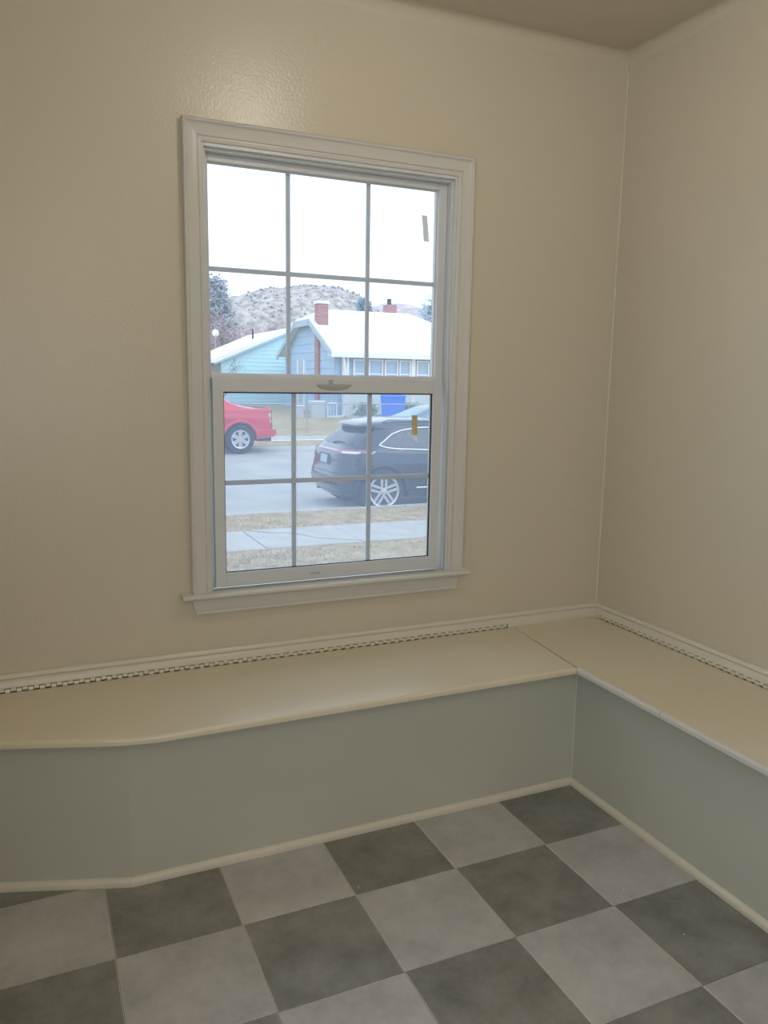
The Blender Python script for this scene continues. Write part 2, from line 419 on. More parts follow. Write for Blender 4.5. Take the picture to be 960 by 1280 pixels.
piano_hinge('long cream painted piano hinge at the back of the right bench lid', 0.046, 3.2, lambda a, d, z: (-d, -a, z))
# filler between the joint and the corner
o = MB().prism([(JX-0.018, -0.0355), (-0.0165, -0.0355), (-0.0165, -0.0172), (JX-0.018, -0.0172)], HS-LT, HS).build('filler_strip', M['lid_paint'], rb)
o.location = (0.2, 1.6, 0)

# ------------------------------------------------------------------ window
w1 = empty('window_1', (-1.11, 0, 0.69)); tag(w1, kind='structure')
WO = Vector((-1.11, 0, 0.69))
def W(mb): mb.v = [(x-WO.x, y-WO.y, z-WO.z) for x, y, z in mb.v]; return mb
CX0, CX1, CZ1 = -1.592, -0.631, 2.090          # outer edges of the casing
IX0, IX1, IZ1 = -1.534, -0.690, 2.028          # its inner edges
def casing_pts(t):
    """profile from outer (t=0) to inner edge (t=1): list of (t, y)"""
    return [(0, 0), (0, -0.0235), (0.03, -0.0262), (0.09, -0.0275), (0.15, -0.0262), (0.19, -0.0222), (0.24, -0.0208), (0.62, -0.0192), (0.72, -0.0178),
            (0.75, -0.0142), (0.79, -0.0142), (0.82, -0.0170), (0.92, -0.0165), (0.98, -0.0140), (1, -0.010), (1, 0)]
cp = casing_pts(0); ZS = 0.6895
L_ = lambda a, b, t: a+(b-a)*t
left = [[(L_(CX0, IX0, t), y, ZS) for t, y in cp], [(L_(CX0, IX0, t), y, L_(CZ1, IZ1, t)) for t, y in cp]]
right = [[(L_(CX1, IX1, t), y, ZS) for t, y in cp], [(L_(CX1, IX1, t), y, L_(CZ1, IZ1, t)) for t, y in cp]]
head = [[(L_(CX0, IX0, t), y, L_(CZ1, IZ1, t)) for t, y in cp], [(L_(CX1, IX1, t), y, L_(CZ1, IZ1, t)) for t, y in cp]]
for s in (left, right, head): W(MB().extrude(None, s)).build('casing', M['casing_paint'], w1, smooth=True)
# stool and apron
st = [(0.03, 0.674), (-0.040, 0.674), (-0.0445, 0.6775), (-0.046, 0.682), (-0.0445, 0.6865), (-0.040, 0.6895), (0.03, 0.6895)]
stool = MB()
stool.extrude(None, [[(x, y, z) for y, z in [(max(min(y, -0.0005), -0.046), z) for y, z in st]] for x in (-1.626, -0.612)])
stool.box(OX0+.001, OX1-.001, -0.0005, 0.03, 0.6745, 0.6893)
W(stool).build('stool', M['casing_paint'], w1, smooth=True)
ap = [(0, 0.674), (-0.020, 0.674), (-0.019, 0.668), (-0.0165, 0.655), (-0.0155, 0.640), (-0.0165, 0.634), (-0.021, 0.631), (-0.022, 0.627), (-0.020, 0.6225), (0, 0.6215)]
aps = []
for x, sgn in ((-1.594, 1), (-0.639, -1)):
    aps.append([(x+sgn*0.013*(0.674-z)/0.052, y, z) for y, z in ap])
W(MB().extrude(None, aps)).build('apron', M['casing_paint'], w1, smooth=True)
# vinyl master frame
fr = MB()
fr.box(OX0+.001, -1.529, -0.0095, 0.085, 0.690, OZ1-.001); fr.box(-0.696, OX1-.001, -0.0095, 0.085, 0.690, OZ1-.001)
fr.box(-1.529, -0.696, -0.0095, 0.085, 2.019, OZ1-.001)
fr.box(-1.529, -1.521, 0.006, 0.085, 0.690, 2.019); fr.box(-0.703, -0.696, 0.006, 0.085, 0.690, 2.019); fr.box(-1.521, -0.703, 0.006, 0.085, 2.011, 2.019)
fr.box(-1.529, -0.696, 0.034, 0.085, 0.690, 0.698)
W(fr).build('master_frame', M['vinyl'], w1, bevel=0.0012)
def ring_boxes(mb, x0, x1, z0, z1, l, rgt, b, t, y0, y1):
    mb.box(x0, x0+l, y0, y1, z0, z1); mb.box(x1-rgt, x1, y0, y1, z0, z1)
    mb.box(x0+l, x1-rgt, y0, y1, z0, z0+b); mb.box(x0+l, x1-rgt, y0, y1, z1-t, z1)
    return mb
def sash(name, label, x0, x1, z0, z1, l, rgt, b, t, y0, y1, yg, vx, hz, bw):
    f_ = ring_boxes(MB(), x0, x1, z0, z1, l, rgt, b, t, y0, y1)
    s = W(f_).build(name, M['vinyl'], w1, bevel=0.0015); s['label'] = label
    gx0, gx1, gz0, gz1 = x0+l, x1-rgt, z0+b, z1-t
    W(ring_boxes(MB(), gx0-.001, gx1+.001, gz0-.001, gz1+.001, 0.004, 0.004, 0.003, 0.005, yg-0.010, yg-0.004)).build('glazing_gasket', M['gasket' if name == 'lower_sash' else 'vinyl'], s)
    xs = [gx0] + vx + [gx1]; zs = [gz0, hz, gz1]
    bars = MB()
    for v in vx: W(MB().box(v-bw/2, v+bw/2, yg+0.004, yg+0.009, gz0, gz1)).build('grille_bar', M['grille_bar'], s, bevel=0.0008)
    for a, b_ in zip([gx0]+[v+bw/2 for v in vx], [v-bw/2 for v in vx]+[gx1]):
        W(MB().box(a, b_, yg+0.004, yg+0.009, hz-bw/2, hz+bw/2)).build('grille_bar', M['grille_bar'], s, bevel=0.0008)
    for a, b_ in zip([gx0]+vx, vx+[gx1]):
        for c, d in ((gz0, hz), (hz, gz1)):
            W(MB().add([(a, yg, c), (b_, yg, c), (b_, yg, d), (a, yg, d)], [(0, 1, 2, 3)])).build('pane', M['window_glass'], s)
    return s
sash('upper_sash', 'fixed upper sash with six lights', -1.5205, -0.7035, 1.352, 2.0105, 0.0105, 0.030, 0.019, 0.020, 0.033, 0.072, 0.058, [-1.253, -0.9795], 1.6865, 0.0145)
lo = sash('lower_sash', 'sliding lower sash with six lights and a deep bottom rail', -1.513, -0.7185, 0.6995, 1.3575, 0.033, 0.035, 0.0435, 0.042, 0.004, 0.0325, 0.022, [-1.2475, -0.981], 1.030, 0.0155)
# outside insect screen in front of the lower half
sf = W(ring_boxes(MB(), -1.520, -0.704, 0.699, 1.350, 0.016, 0.016, 0.016, 0.016, 0.074, 0.083)).build('insect_screen', M['vinyl'], w1)
W(MB().add([(-1.504, 0.078, 0.715), (-0.720, 0.078, 0.715), (-0.720, 0.078, 1.334), (-1.504, 0.078, 1.334)], [(0, 1, 2, 3)])).build('screen_cloth', M['insect_screen'], sf)
# crescent finger pull / lock on the meeting rail
lk = MB(); secs = []
n = 14
for k in range(n+1):
    t = -1+2*k/n; hgt = 0.019*math.sqrt(max(0.02, 1-t*t*0.98)); dep = 0.011*(1-0.55*t*t)
    x = -1.118+0.060*t
    secs.append([(x, 0.0042, 1.3435), (x, 0.004-dep, 1.3425), (x, 0.004-dep*1.02, 1.3405), (x, 0.004-dep*0.62, 1.3405-hgt*0.45), (x, 0.0042, 1.3405-hgt)])
W(lk.extrude(None, secs)).build('sash_lock', M['lock_plastic'], w1, smooth=True)
W(MB().box(-1.135, -1.123, -0.003, 0.0042, 1.345, 1.3575)).build('lock_lever', M['lock_plastic'], w1, bevel=0.001)
W(MB().box(-1.20, -1.165, 0.0005, 0.0042, 0.7165, 0.7205)).build('finger_lift', M['lock_plastic'], lo)
lo_f = lo
# peeling tape left on the glass
def tape(label, x0, z0, w, h, tilt, y, m, torn=False):
    o = empty('glass_sticker', (x0, y, z0)); tag(o, label, 'sticker')
    n = 6; pts = []
    for k in range(n+1): pts.append((-w/2+random.uniform(-.0006, .0006), -h/2+h*k/n))
    L = pts; Rr_ = [(w/2+random.uniform(-.0006, .0006), -h/2+h*k/n) for k in range(n+1)]
    if torn: L = [(a, b+(0.004 if i == 0 else 0)) for i, (a, b) in enumerate(L)]
    v = []; fs = []
    for (a, b), (c, d) in zip(L, Rr_): v += [(a+tilt*b, 0, b), (c+tilt*d, 0, d)]
    for k in range(n): fs.append((2*k, 2*k+1, 2*k+3, 2*k+2))
    MB().add(v, fs).build('paper_strip', m, o)
    return o
tape('pale strip of sticker on the upper right pane', -0.772, 1.867, 0.0205, 0.084, -0.12, 0.0565, M['sticker_pale'])
t2 = tape('brown strip of sticker on the middle right pane, torn at its foot', -0.814, 1.2065, 0.0215, 0.070, -0.02, 0.0205, M['sticker_tan'], True)
res = MB().add([(-.0095, 0, -.035), (.0105, 0, -.034), (.0115, 0, -.058), (.001, 0, -.052)], [(0, 1, 2, 3)]).build('torn_backing', M['sticker_pale'], t2)
res['label'] = 'pale torn backing below the brown paper'

# ================================================================== OUTSIDE
mat('asphalt', '#adaca9', 0.85, col2='#c0bfbb', scale=1.2, detail=8, bump=0.3, bscale=40)
mat('concrete', '#b4b1ab', 0.85, col2='#c6c3bd', scale=3, detail=8, bump=0.2, bscale=60)
mat('dry_grass', '#a98f62', 0.95, col2='#c9b892', scale=5, detail=10, bump=0.6, bscale=60, bdist=0.02)
mat('far_grass', '#a48a58', 0.95, col2='#bdb08a', scale=1.6, detail=10, bump=0.5, bscale=20, bdist=0.03)
mat('grass_blade', '#b09a6c', 0.9, col2='#d0c3a0', scale=3)
mat('hill_ground', '#928b88', 1.0, col2='#c6c1bf', scale=0.32, detail=15, lo=.36, hi=.68)  # hill tones paled, distance haze mixed into the colour
mat('far_hill', '#aa9fa0', 1.0, col2='#ccc6cc', scale=0.10, detail=12)  # paled likewise, the haze is in the colour
mat('juniper', '#878c96', 1.0)
mat('snow', '#eef1f6', 0.8, bump=0.2, bscale=6)
mat('teal_siding', '#c0e8f5', 0.7)
mat('blue_shingle', '#9bb9d8', 0.8, col2='#a8c3de', scale=4)
mat('house_trim', '#e8ecf0', 0.6)
mat('fascia', '#a9bccd', 0.6)
mat('house_glass', '#9db6d4', 0.12, spec=0.8)
mat('porch_wall', '#d5e2e6', 0.7)
mat('siding_in_shade', '#8e8a92', 0.85)  # shade on the teal building's side walls put into this grey
mat('galvanised', '#aeb4ba', 0.45, metal=0.6)
mat('blue_bin', '#1878ff', 0.5)
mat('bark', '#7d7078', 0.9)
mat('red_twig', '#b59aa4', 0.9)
mat('needle', '#a0a9b6', 0.9, col2='#bcc1cc', scale=1.5)  # needles lightened, haze mixed into their colour
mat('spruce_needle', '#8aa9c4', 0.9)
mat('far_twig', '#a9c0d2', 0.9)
mat('tyre_rubber', '#2e3036', 0.85)
mat('alloy', '#d6d9dd', 0.30, metal=0.75)
mat('rim_dark', '#4a4d54', 0.6)
mat('suv_paint', '#2c3541', 0.22, metal=0.6, coat=1.0)
mat('red_paint', '#d91a38', 0.25, metal=0.1, coat=1.0)
mat('sedan_paint', '#6f7f92', 0.28, metal=0.4, coat=1.0)
mat('car_glass', '#2c343d', 0.05, spec=0.8)
mat('sedan_glass', '#7fa9ae', 0.08, spec=0.8)
mat('chrome', '#c9d0d8', 0.18, metal=1.0)
mat('cladding', '#34383e', 0.6)
mat('lamp_red', '#a85a6c', 0.15, coat=1.0)
mat('lamp_clear', '#e4dde0', 0.12, coat=1.0)
mat('plate_white', '#b4bccb', 0.5)
mat('beige_bin', '#c4c9cf', 0.7)
def brick_mat(name):
    m = bpy.data.materials.new(name); m.use_nodes = True; nt = m.node_tree; b = nt.nodes['Principled BSDF']
    tc = nt.nodes.new('ShaderNodeTexCoord'); sp = nt.nodes.new('ShaderNodeSeparateXYZ'); ad = nt.nodes.new('ShaderNodeMath'); ad.operation = 'ADD'
    cb = nt.nodes.new('ShaderNodeCombineXYZ'); br = nt.nodes.new('ShaderNodeTexBrick')
    nt.links.new(tc.outputs['Object'], sp.inputs[0]); nt.links.new(sp.outputs['X'], ad.inputs[0]); nt.links.new(sp.outputs['Y'], ad.inputs[1])
    nt.links.new(ad.outputs[0], cb.inputs['X']); nt.links.new(sp.outputs['Z'], cb.inputs['Y']); nt.links.new(cb.outputs[0], br.inputs['Vector'])
    br.inputs['Scale'].default_value = 1.0; br.inputs['Brick Width'].default_value = 0.24; br.inputs['Row Height'].default_value = 0.085; br.inputs['Mortar Size'].default_value = 0.012
    br.inputs['Color1'].default_value = (*rgb('#a86a6c'), 1); br.inputs['Color2'].default_value = (*rgb('#94585e'), 1); br.inputs['Mortar'].default_value = (*rgb('#b9a6aa'), 1)
    nt.links.new(br.outputs['Color'], b.inputs['Base Color']); b.inputs['Roughness'].default_value = 0.85
    M[name] = m
brick_mat('red_brick')

# ------------------------------------------------------------------ ground, from the house wall to the far yards
ZST, ZSF = -0.78, -0.68                        # street at the near and far kerb
Y_LAWN, Y_SW0, Y_SW1, Y_K0, Y_K1, Y_F0 = 0.3, 6.55, 7.75, 8.93, 9.08, 21.0
def gz(y):
    pts = [(0.3, -0.50), (6.5, -0.64), (8.0, -0.64), (9.06, -0.615), (9.09, ZST), (21.05, ZSF), (21.1, -0.62), (24.6, -0.56), (34, -0.36), (60, 0.4), (140, 3.0)]
    if y <= pts[0][0]: return pts[0][1]
    for (a, za), (b, zb) in zip(pts, pts[1:]):
        if y <= b: return za+(zb-za)*(y-a)/(b-a)
    return pts[-1][1]
def strip(name, y0, y1, material, dz=0.0, x0=-60, x1=110, ny=6, nx=40, amp=0.0, thick=0.25, kind='structure'):
    v = []; fs = []
    for j in range(ny+1):
        y = y0+(y1-y0)*j/ny
        for i in range(nx+1):
            x = x0+(x1-x0)*i/nx
            z = gz(min(max(y, y0+1e-3), y1-1e-3))+dz
            if amp and 0 < j < ny: z += amp*noise.noise((x*0.5, y*0.5, 1.7))
            v.append((x, y, z))
    for j in range(ny):
        for i in range(nx):
            a = j*(nx+1)+i; fs.append((a, a+1, a+nx+2, a+nx+1))
    o = MB().add(v, fs).build(name, material, smooth=True)
    return tag(o, kind=kind)
strip('lawn', 0.14, Y_SW0, M['dry_grass'], 0, -16, 24, 26, 120, 0.03)
strip('lawn_parkway', Y_SW1, Y_K0, M['dry_grass'], 0, -16, 24, 8, 100, 0.02)
strip('street', Y_K1-.01, Y_F0+.1, M['asphalt'], 0, -60, 110, 6, 20)
strip('street_bed', 6.3, 9.3, M['concrete'], -0.25, -16, 24, 4, 4)
strip('lawn_far_parkway', Y_F0+.1, 22.6, M['far_grass'], 0.0, -60, 110, 4, 60, 0.04)
strip('path_far', 22.6, 24.1, M['concrete'], 0.015, -60, 110, 2, 40)
strip('lawn_far', 24.1, 75, M['far_grass'], 0.0, -60, 140, 30, 80, 0.10)
strip('field_distant', 75, 300, M['far_grass'], 0.0, -150, 420, 10, 30)
# near kerb in lengths, near sidewalk in slabs (one slab cracked across)
fk = empty('kerb_far', (0, Y_F0, ZSF)); tag(fk, kind='structure')
for k in range(-4, 24):
    o = MB().box(k*2.4+.005, k*2.4+2.395, -0.06, 0.14, -0.15, 0.065).build('kerb_stone', M['far_grass'], fk, bevel=0.015)
kerb = empty('kerb', (0, Y_K0, gz(Y_K0))); tag(kerb, kind='structure')
for k in range(-4, 7):
    x0 = k*2.4; o = MB().box(0.004, 2.396, 0, Y_K1-Y_K0, -0.2, 0.008).build('kerb_stone', M['concrete'], kerb, bevel=0.012)
    o.location = (x0, 0, random.uniform(-.004, .004))
sw = empty('sidewalk', (0, Y_SW0, gz(Y_SW0))); tag(sw, kind='structure')
w_ = Y_SW1-Y_SW0
for k in range(-6, 9):
    x0 = -0.75+k*1.25
    if k == 1:                                # the cracked one
        cr_ = [(0.06, w_-.01), (0.30, 0.93), (0.52, 0.86), (0.66, 0.66), (0.78, 0.40), (1.02, 0.22), (1.245, 0.08)]
        a = [(0.006, 0.006), (1.244, 0.006)] + [(x-0.006, y-0.008) for x, y in reversed(cr_)] + [(0.006, w_-.008)]
        b = [(x+0.008, y+0.008) for x, y in cr_] + [(1.244, w_-.008)]
        b = [(min(x, 1.244), min(y, w_-.004)) for x, y in b]
        for pts, dz in ((a, 0.0), (b, 0.006)):
            if area2(pts) < 0: pts = pts[::-1]
            o = MB().prism(pts, -0.08, 0.012).build('concrete_slab', M['concrete'], sw); o.location = (x0, 0, dz)
    else:
        o = MB().box(0.006, 1.244, 0.006, w_-.006, -0.08, 0.012).build('concrete_slab', M['concrete'], sw, bevel=0.006)
        o.location = (x0, 0, random.uniform(-.004, .004)); o.rotation_euler = (0, random.uniform(-.003, .003), 0)
# short dead grass of the near lawn and the parkway
gb = MB()
def tuft(x, y):
    z = gz(y)-0.01
    for q in range(3):
        a = random.uniform(0, 2*PI); h = random.uniform(0.025, 0.055); w = 0.004; l = random.uniform(0.01, 0.05)
        dx, dy = math.cos(a), math.sin(a)
        gb.add([(x-dy*w, y+dx*w, z), (x+dy*w, y-dx*w, z), (x+dx*l, y+dy*l, z+h)], [(0, 1, 2)])
for k in range(24000): tuft(random.uniform(-2.5, 6.5), random.uniform(1.6, Y_SW0+0.03))
for k in range(6000): tuft(random.uniform(-1.0, 8.5), random.uniform(Y_SW1-0.03, Y_K0+0.02))
tag(gb.build('grass', M['grass_blade']), 'short dead straw coloured grass on the near lawn and verge', 'grass', kind='stuff')

# ------------------------------------------------------------------ hills
def hill(name, cx, y0, y1, prof, material, amp, seed, nx=140, ny=40, base=0.0):
    """prof: (x, crest height) list along y = (y0+y1)/2"""
    def h(x):
        if x <= prof[0][0]: return prof[0][1]
        for (a, za), (b, zb) in zip(prof, prof[1:]):
            if x <= b:
                t = (x-a)/(b-a); t = t*t*(3-2*t); return za+(zb-za)*t
        return prof[-1][1]
    v = []; fs = []; x0, x1 = prof[0][0], prof[-1][0]
    for j in range(ny+1):
        y = y0+(y1-y0)*j/ny; s = math.sin(PI*j/ny)**0.9
        for i in range(nx+1):
            x = x0+(x1-x0)*i/nx; z = h(x)*s
            z += amp*s*(noise.fractal((x*0.02+seed, y*0.02, seed), 1.0, 2.0, 5))*(1.0 if 0 < j < ny else 0)
            v.append((x, y, base+z))
    for j in range(ny):
        for i in range(nx):
            a = j*(nx+1)+i; fs.append((a, a+1, a+nx+2, a+nx+1))
    o = tag(MB().add(v, fs).build(name, material, smooth=True), kind='structure')
    return v, nx, ny
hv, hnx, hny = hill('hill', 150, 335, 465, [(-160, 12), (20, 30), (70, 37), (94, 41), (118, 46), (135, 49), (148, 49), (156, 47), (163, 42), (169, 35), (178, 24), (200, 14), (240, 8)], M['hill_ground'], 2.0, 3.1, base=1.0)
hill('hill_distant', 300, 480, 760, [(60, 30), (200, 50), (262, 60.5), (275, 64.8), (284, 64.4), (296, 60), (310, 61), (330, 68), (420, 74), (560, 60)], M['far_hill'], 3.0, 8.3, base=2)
jb = MB()
ico = [(0, 0, 1.25), (0.9, 0, 0.35), (0.28, 0.85, 0.35), (-0.72, 0.52, 0.35), (-0.72, -0.52, 0.35), (0.28, -0.85, 0.35)]
for k in range(650):
    j = random.randint(4, hny//2+1); i = random.randint(int(hnx*.5), int(hnx*.82)); p = hv[j*(hnx+1)+i]
    s = random.uniform(0.25, 0.8)
    p = (p[0]+random.uniform(-1, 1), p[1]+random.uniform(-1, 1), p[2]-0.3)
    jb.add([(p[0]+a*s*1.1, p[1]+b*s*1.1, p[2]+c*s*1.2) for a, b, c in ico] + [(p[0], p[1], p[2]-0.6*s)], [(0, q, q % 5+1) for q in range(1, 6)] + [(6, q % 5+1, q) for q in range(1, 6)])
tag(jb.build('undergrowth', M['juniper']), 'dark juniper scrub dotted over the bare hillside', 'scrub', kind='stuff')

# ------------------------------------------------------------------ trees
def scatter_needles(mb, pts, n, spread, size):
    for k in range(n):
        p = random.choice(pts)
        q = Vector((p[0]+random.gauss(0, spread), p[1]+random.gauss(0, spread), p[2]+random.gauss(0, spread*0.7)))
        d = Vector((random.gauss(0, 1), random.gauss(0, 1), random.gauss(-0.25, 0.6))).normalized()*size*random.uniform(.6, 1.4)
        e = d.cross(Vector((random.gauss(0, 1), random.gauss(0, 1), random.gauss(0, 1)))).normalized()*size*0.22
        mb.add([q-e, q+e, q+d], [(0, 1, 2)])
def conifer(label, loc, h, rad, m_needle, n=5200, open_=1.0, group=None, size=0.32):
    t = empty('conifer', loc); tag(t, label, 'tree', group)
    MB().tube([(0, 0, -0.3), (0.03, 0, h*.5), (0, 0.02, h*.98)], [rad*.09, rad*.05, 0.02], 7).build('trunk', M['bark'], t, smooth=True)
    br = MB(); pts = []
    for k in range(int(52*open_)):
        z = h*(0.10+0.87*k/(52*open_)); a = k*2.4+random.uniform(-.4, .4); L = rad*(1-(z/h))**0.85*random.uniform(.75, 1.15)+0.08
        dx, dy = math.cos(a), math.sin(a)
        br.tube([(0, 0, z), (dx*L*.55, dy*L*.55, z-0.02*L), (dx*L, dy*L, z-0.16*L)], [0.04, 0.025, 0.01], 4)
        for q in range(6): pts.append((dx*L*(q+1.2)/7, dy*L*(q+1.2)/7, z-0.16*L*((q+1)/7)**2))
    br.build('branches', M['bark'], t)
    nb = MB(); scatter_needles(nb, pts, n, size*0.55, size); o = nb.build('foliage', m_needle, t); o['kind'] = 'stuff'
    return t
def bare_tree(name, label, loc, h, material, levels=5, spread=0.6, trunks=1, seed=1, group=None, cat='tree', r0=None):
    rnd = random.Random(seed)
    t = empty(name, loc); tag(t, label, cat, group)
    tr, tw = MB(), MB()
    def grow(p, d, L, rad, lev):
        q = p+d*L; mid = p+d*L*.5+Vector((rnd.gauss(0, L*.05), rnd.gauss(0, L*.05), 0))
        (tr if lev <= 1 else tw).tube([p, mid, q], [rad, rad*.85, rad*.66], 5 if lev <= 1 else 3)
        if lev >= levels: return
        for k in range(3 if lev else 4):
            e = (d+Vector((rnd.gauss(0, spread), rnd.gauss(0, spread), rnd.gauss(0.12, spread*.5)))).normalized()
            grow(p+d*L*rnd.uniform(.55, 1.0), e, L*rnd.uniform(.58, .8), rad*.58, lev+1)
    for k in range(trunks):
        d = Vector((rnd.gauss(0, .25 if trunks > 1 else .05), rnd.gauss(0, .25 if trunks > 1 else .05), 1)).normalized()
        grow(Vector((0, 0, -0.1)), d, h*.34, r0 or h*.022, 0)
    tr.build('trunk', material, t); o = tw.build('twigs', material, t); o['kind'] = 'stuff'
    return t
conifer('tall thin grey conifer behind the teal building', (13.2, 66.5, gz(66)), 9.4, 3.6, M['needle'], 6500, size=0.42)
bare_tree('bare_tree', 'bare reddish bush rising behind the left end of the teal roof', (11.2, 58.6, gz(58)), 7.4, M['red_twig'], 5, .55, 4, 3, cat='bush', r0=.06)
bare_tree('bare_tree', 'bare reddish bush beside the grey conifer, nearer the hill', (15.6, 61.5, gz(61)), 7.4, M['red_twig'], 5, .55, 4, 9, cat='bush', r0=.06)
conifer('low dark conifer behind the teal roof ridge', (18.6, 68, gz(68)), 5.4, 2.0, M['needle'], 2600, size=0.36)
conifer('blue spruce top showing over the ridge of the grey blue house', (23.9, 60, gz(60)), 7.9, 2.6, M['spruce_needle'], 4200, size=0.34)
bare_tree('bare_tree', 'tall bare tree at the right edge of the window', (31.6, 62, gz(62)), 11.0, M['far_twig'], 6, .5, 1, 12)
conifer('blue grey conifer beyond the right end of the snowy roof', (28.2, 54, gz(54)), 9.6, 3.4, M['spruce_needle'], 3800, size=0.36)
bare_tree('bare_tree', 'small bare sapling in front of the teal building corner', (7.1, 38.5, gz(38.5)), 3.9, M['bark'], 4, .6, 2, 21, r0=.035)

# ------------------------------------------------------------------ teal building
g0 = gz(44)
tb = empty('teal_building', (12.27, 48, g0)); tag(tb, 'low teal clapboard building with a snowy gable roof', 'building')
HW, EZ, PZ, GY0, GY1 = 3.9, 2.44-g0, 4.12-g0, -4.0, 4.5
MB().extrude(None, [[(-HW, y, -0.4), (HW, y, -0.4), (HW, y, EZ), (0, y, PZ), (-HW, y, EZ)] for y in (GY0, GY1)]).build('wall', M['siding_in_shade'], tb)
nb_ = 14
for k in range(int(PZ/0.23)+1):               # lap boards on the gable end
    z0 = -0.1+k*0.23; z1 = min(z0+0.24, PZ-0.02)
    def hw(z): return HW if z <= EZ else HW*(PZ-z)/(PZ-EZ)
    if z0 >= PZ-0.08: break
    a, b = hw(z0), max(hw(z1), 0.02)
    MB().add([(-a, GY0-0.035, z0), (a, GY0-0.035, z0), (b, GY0-0.008, z1), (-b, GY0-0.008, z1), (-a, GY0, z0), (a, GY0, z0), (b, GY0, z1), (-b, GY0, z1)],
        [(0, 1, 2, 3), (7, 6, 5, 4), (0, 4, 5, 1), (1, 5, 6, 2), (2, 6, 7, 3), (3, 7, 4, 0)]).build('clapboard', M['teal_siding'], tb)
sl = (PZ-EZ)/HW
for s in (-1, 1):
    e = HW+0.45; z_e = EZ-0.45*sl
    MB().extrude(None, [[(0, y, PZ+0.02), (s*e, y, z_e+0.02), (s*e, y, z_e+0.24), (0, y, PZ+0.26)] for y in (GY0-0.35, GY1+0.35)]).build('roof_slope', M['snow'], tb)
    MB().extrude(None, [[(0, y, PZ-0.10), (s*e, y, z_e-0.10), (s*e, y, z_e+0.02), (0, y, PZ+0.02)] for y in (GY0-0.38, GY0-0.33)]).build('rake_board', M['fascia'], tb)
MB().tube([(-1.2, -1.0, PZ-.5), (-1.2, -1.0, PZ+.35)], 0.06, 8).build('vent_pipe', M['cladding'], tb, smooth=True)
ds = empty('satellite_dish', (10.2, 53.7, 0)); tag(ds, 'round white satellite dish on a pole by the teal roof', 'dish')
ds.location = (10.2, 53.7, gz(53.7)); dz_ = 4.5-gz(53.7)
MB().tube([(0, 0, -0.2), (0, 0, dz_)], 0.03, 6).build('pole', M['galvanised'], ds)
MB().lathe([(0.0, 0.0), (0.14, 0.015), (0.24, 0.05), (0.235, 0.065), (0.14, 0.035), (0.0, 0.02)], 'y', (0, -0.1, dz_), 20).build('reflector', M['house_trim'], ds, smooth=True)
MB().tube([(0, -0.06, dz_-.2), (0, -0.45, dz_-.05)], 0.02, 5).build('feed_arm', M['galvanised'], ds)

# ------------------------------------------------------------------ grey-blue house
HG0 = gz(34)
hs = empty('house', (11.65, 34, HG0)); tag(hs, 'grey blue house with a snowy roof, brick chimney and glazed white porch', 'house')
HX, HYD, HE, HR = 9.6, 8.0, 2.90-HG0, 4.90-HG0   # length, depth, eave and ridge height
CLP = 4.33-HG0                                 # where the gable is clipped
sl = (HR-HE)/(HYD/2)
yc = (CLP-HE)/sl
MB().prism([(0, 0), (HX, 0), (HX, HYD), (0, HYD)], -0.5, HE).build('wall', M['blue_shingle'], hs)
MB().extrude(None, [[(x, 0, HE), (x, yc, CLP), (x, HYD-yc, CLP), (x, HYD, HE)] for x in (0, 0.2)]).build('gable', M['blue_shingle'], hs)
for k in range(12):                            # shingle courses on the end wall
    z0 = -0.2+k*0.42
    if z0 > CLP-.1: break
    y0, y1 = (0, HYD) if z0 < HE else ((z0-HE)/sl+.1, HYD-(z0-HE)/sl-.1)
    MB().add([(-0.03, y0, z0), (-0.03, y1, z0), (-0.006, y1, z0+.42), (-0.006, y0, z0+.42), (0.01, y0, z0), (0.01, y1, z0), (0.01, y1, z0+.42), (0.01, y0, z0+.42)] if z0+.42 < HE else
        [(-0.03, y0, z0), (-0.03, y1, z0), (-0.006, y1-.42/sl, z0+.42), (-0.006, y0+.42/sl, z0+.42), (0.01, y0, z0), (0.01, y1, z0), (0.01, y1-.42/sl, z0+.42), (0.01, y0+.42/sl, z0+.42)],
        [(0, 3, 2, 1), (4, 5, 6, 7), (0, 1, 5, 4), (1, 2, 6, 5), (2, 3, 7, 6), (3, 0, 4, 7)]).build('shingle_course', M['blue_shingle'], hs)
ov = 0.5; th = 0.16; xr0 = 0.85; xw = -0.35    # overhang, thickness, ridge start, west edge
ez = HE-ov*sl
def slab(pts, name, m, parent, t=th):
    n = len(pts); v = [(x, y, z) for x, y, z in pts] + [(x, y, z+t) for x, y, z in pts]
    return MB().add(v, [tuple(range(n))[::-1], tuple(range(n, 2*n))] + [(i, (i+1) % n, n+(i+1) % n, n+i) for i in range(n)]).build(name, m, parent)
xe = HX+ov; xr1 = HX-HYD/2+0.2
slab([(xw, -ov, ez), (xe, -ov, ez), (xr1, HYD/2, HR), (xr0, HYD/2, HR), (xw, yc, CLP)], 'roof_slope', M['snow'], hs)
slab([(xe, HYD+ov, ez), (xw, HYD+ov, ez), (xw, HYD-yc, CLP), (xr0, HYD/2, HR), (xr1, HYD/2, HR)], 'roof_slope', M['snow'], hs)
slab([(xw, yc, CLP), (xr0, HYD/2, HR), (xw, HYD-yc, CLP)], 'clipped_gable_roof', M['snow'], hs)
slab([(xe, -ov, ez), (xe, HYD+ov, ez), (xr1, HYD/2, HR)], 'hip_roof', M['snow'], hs)
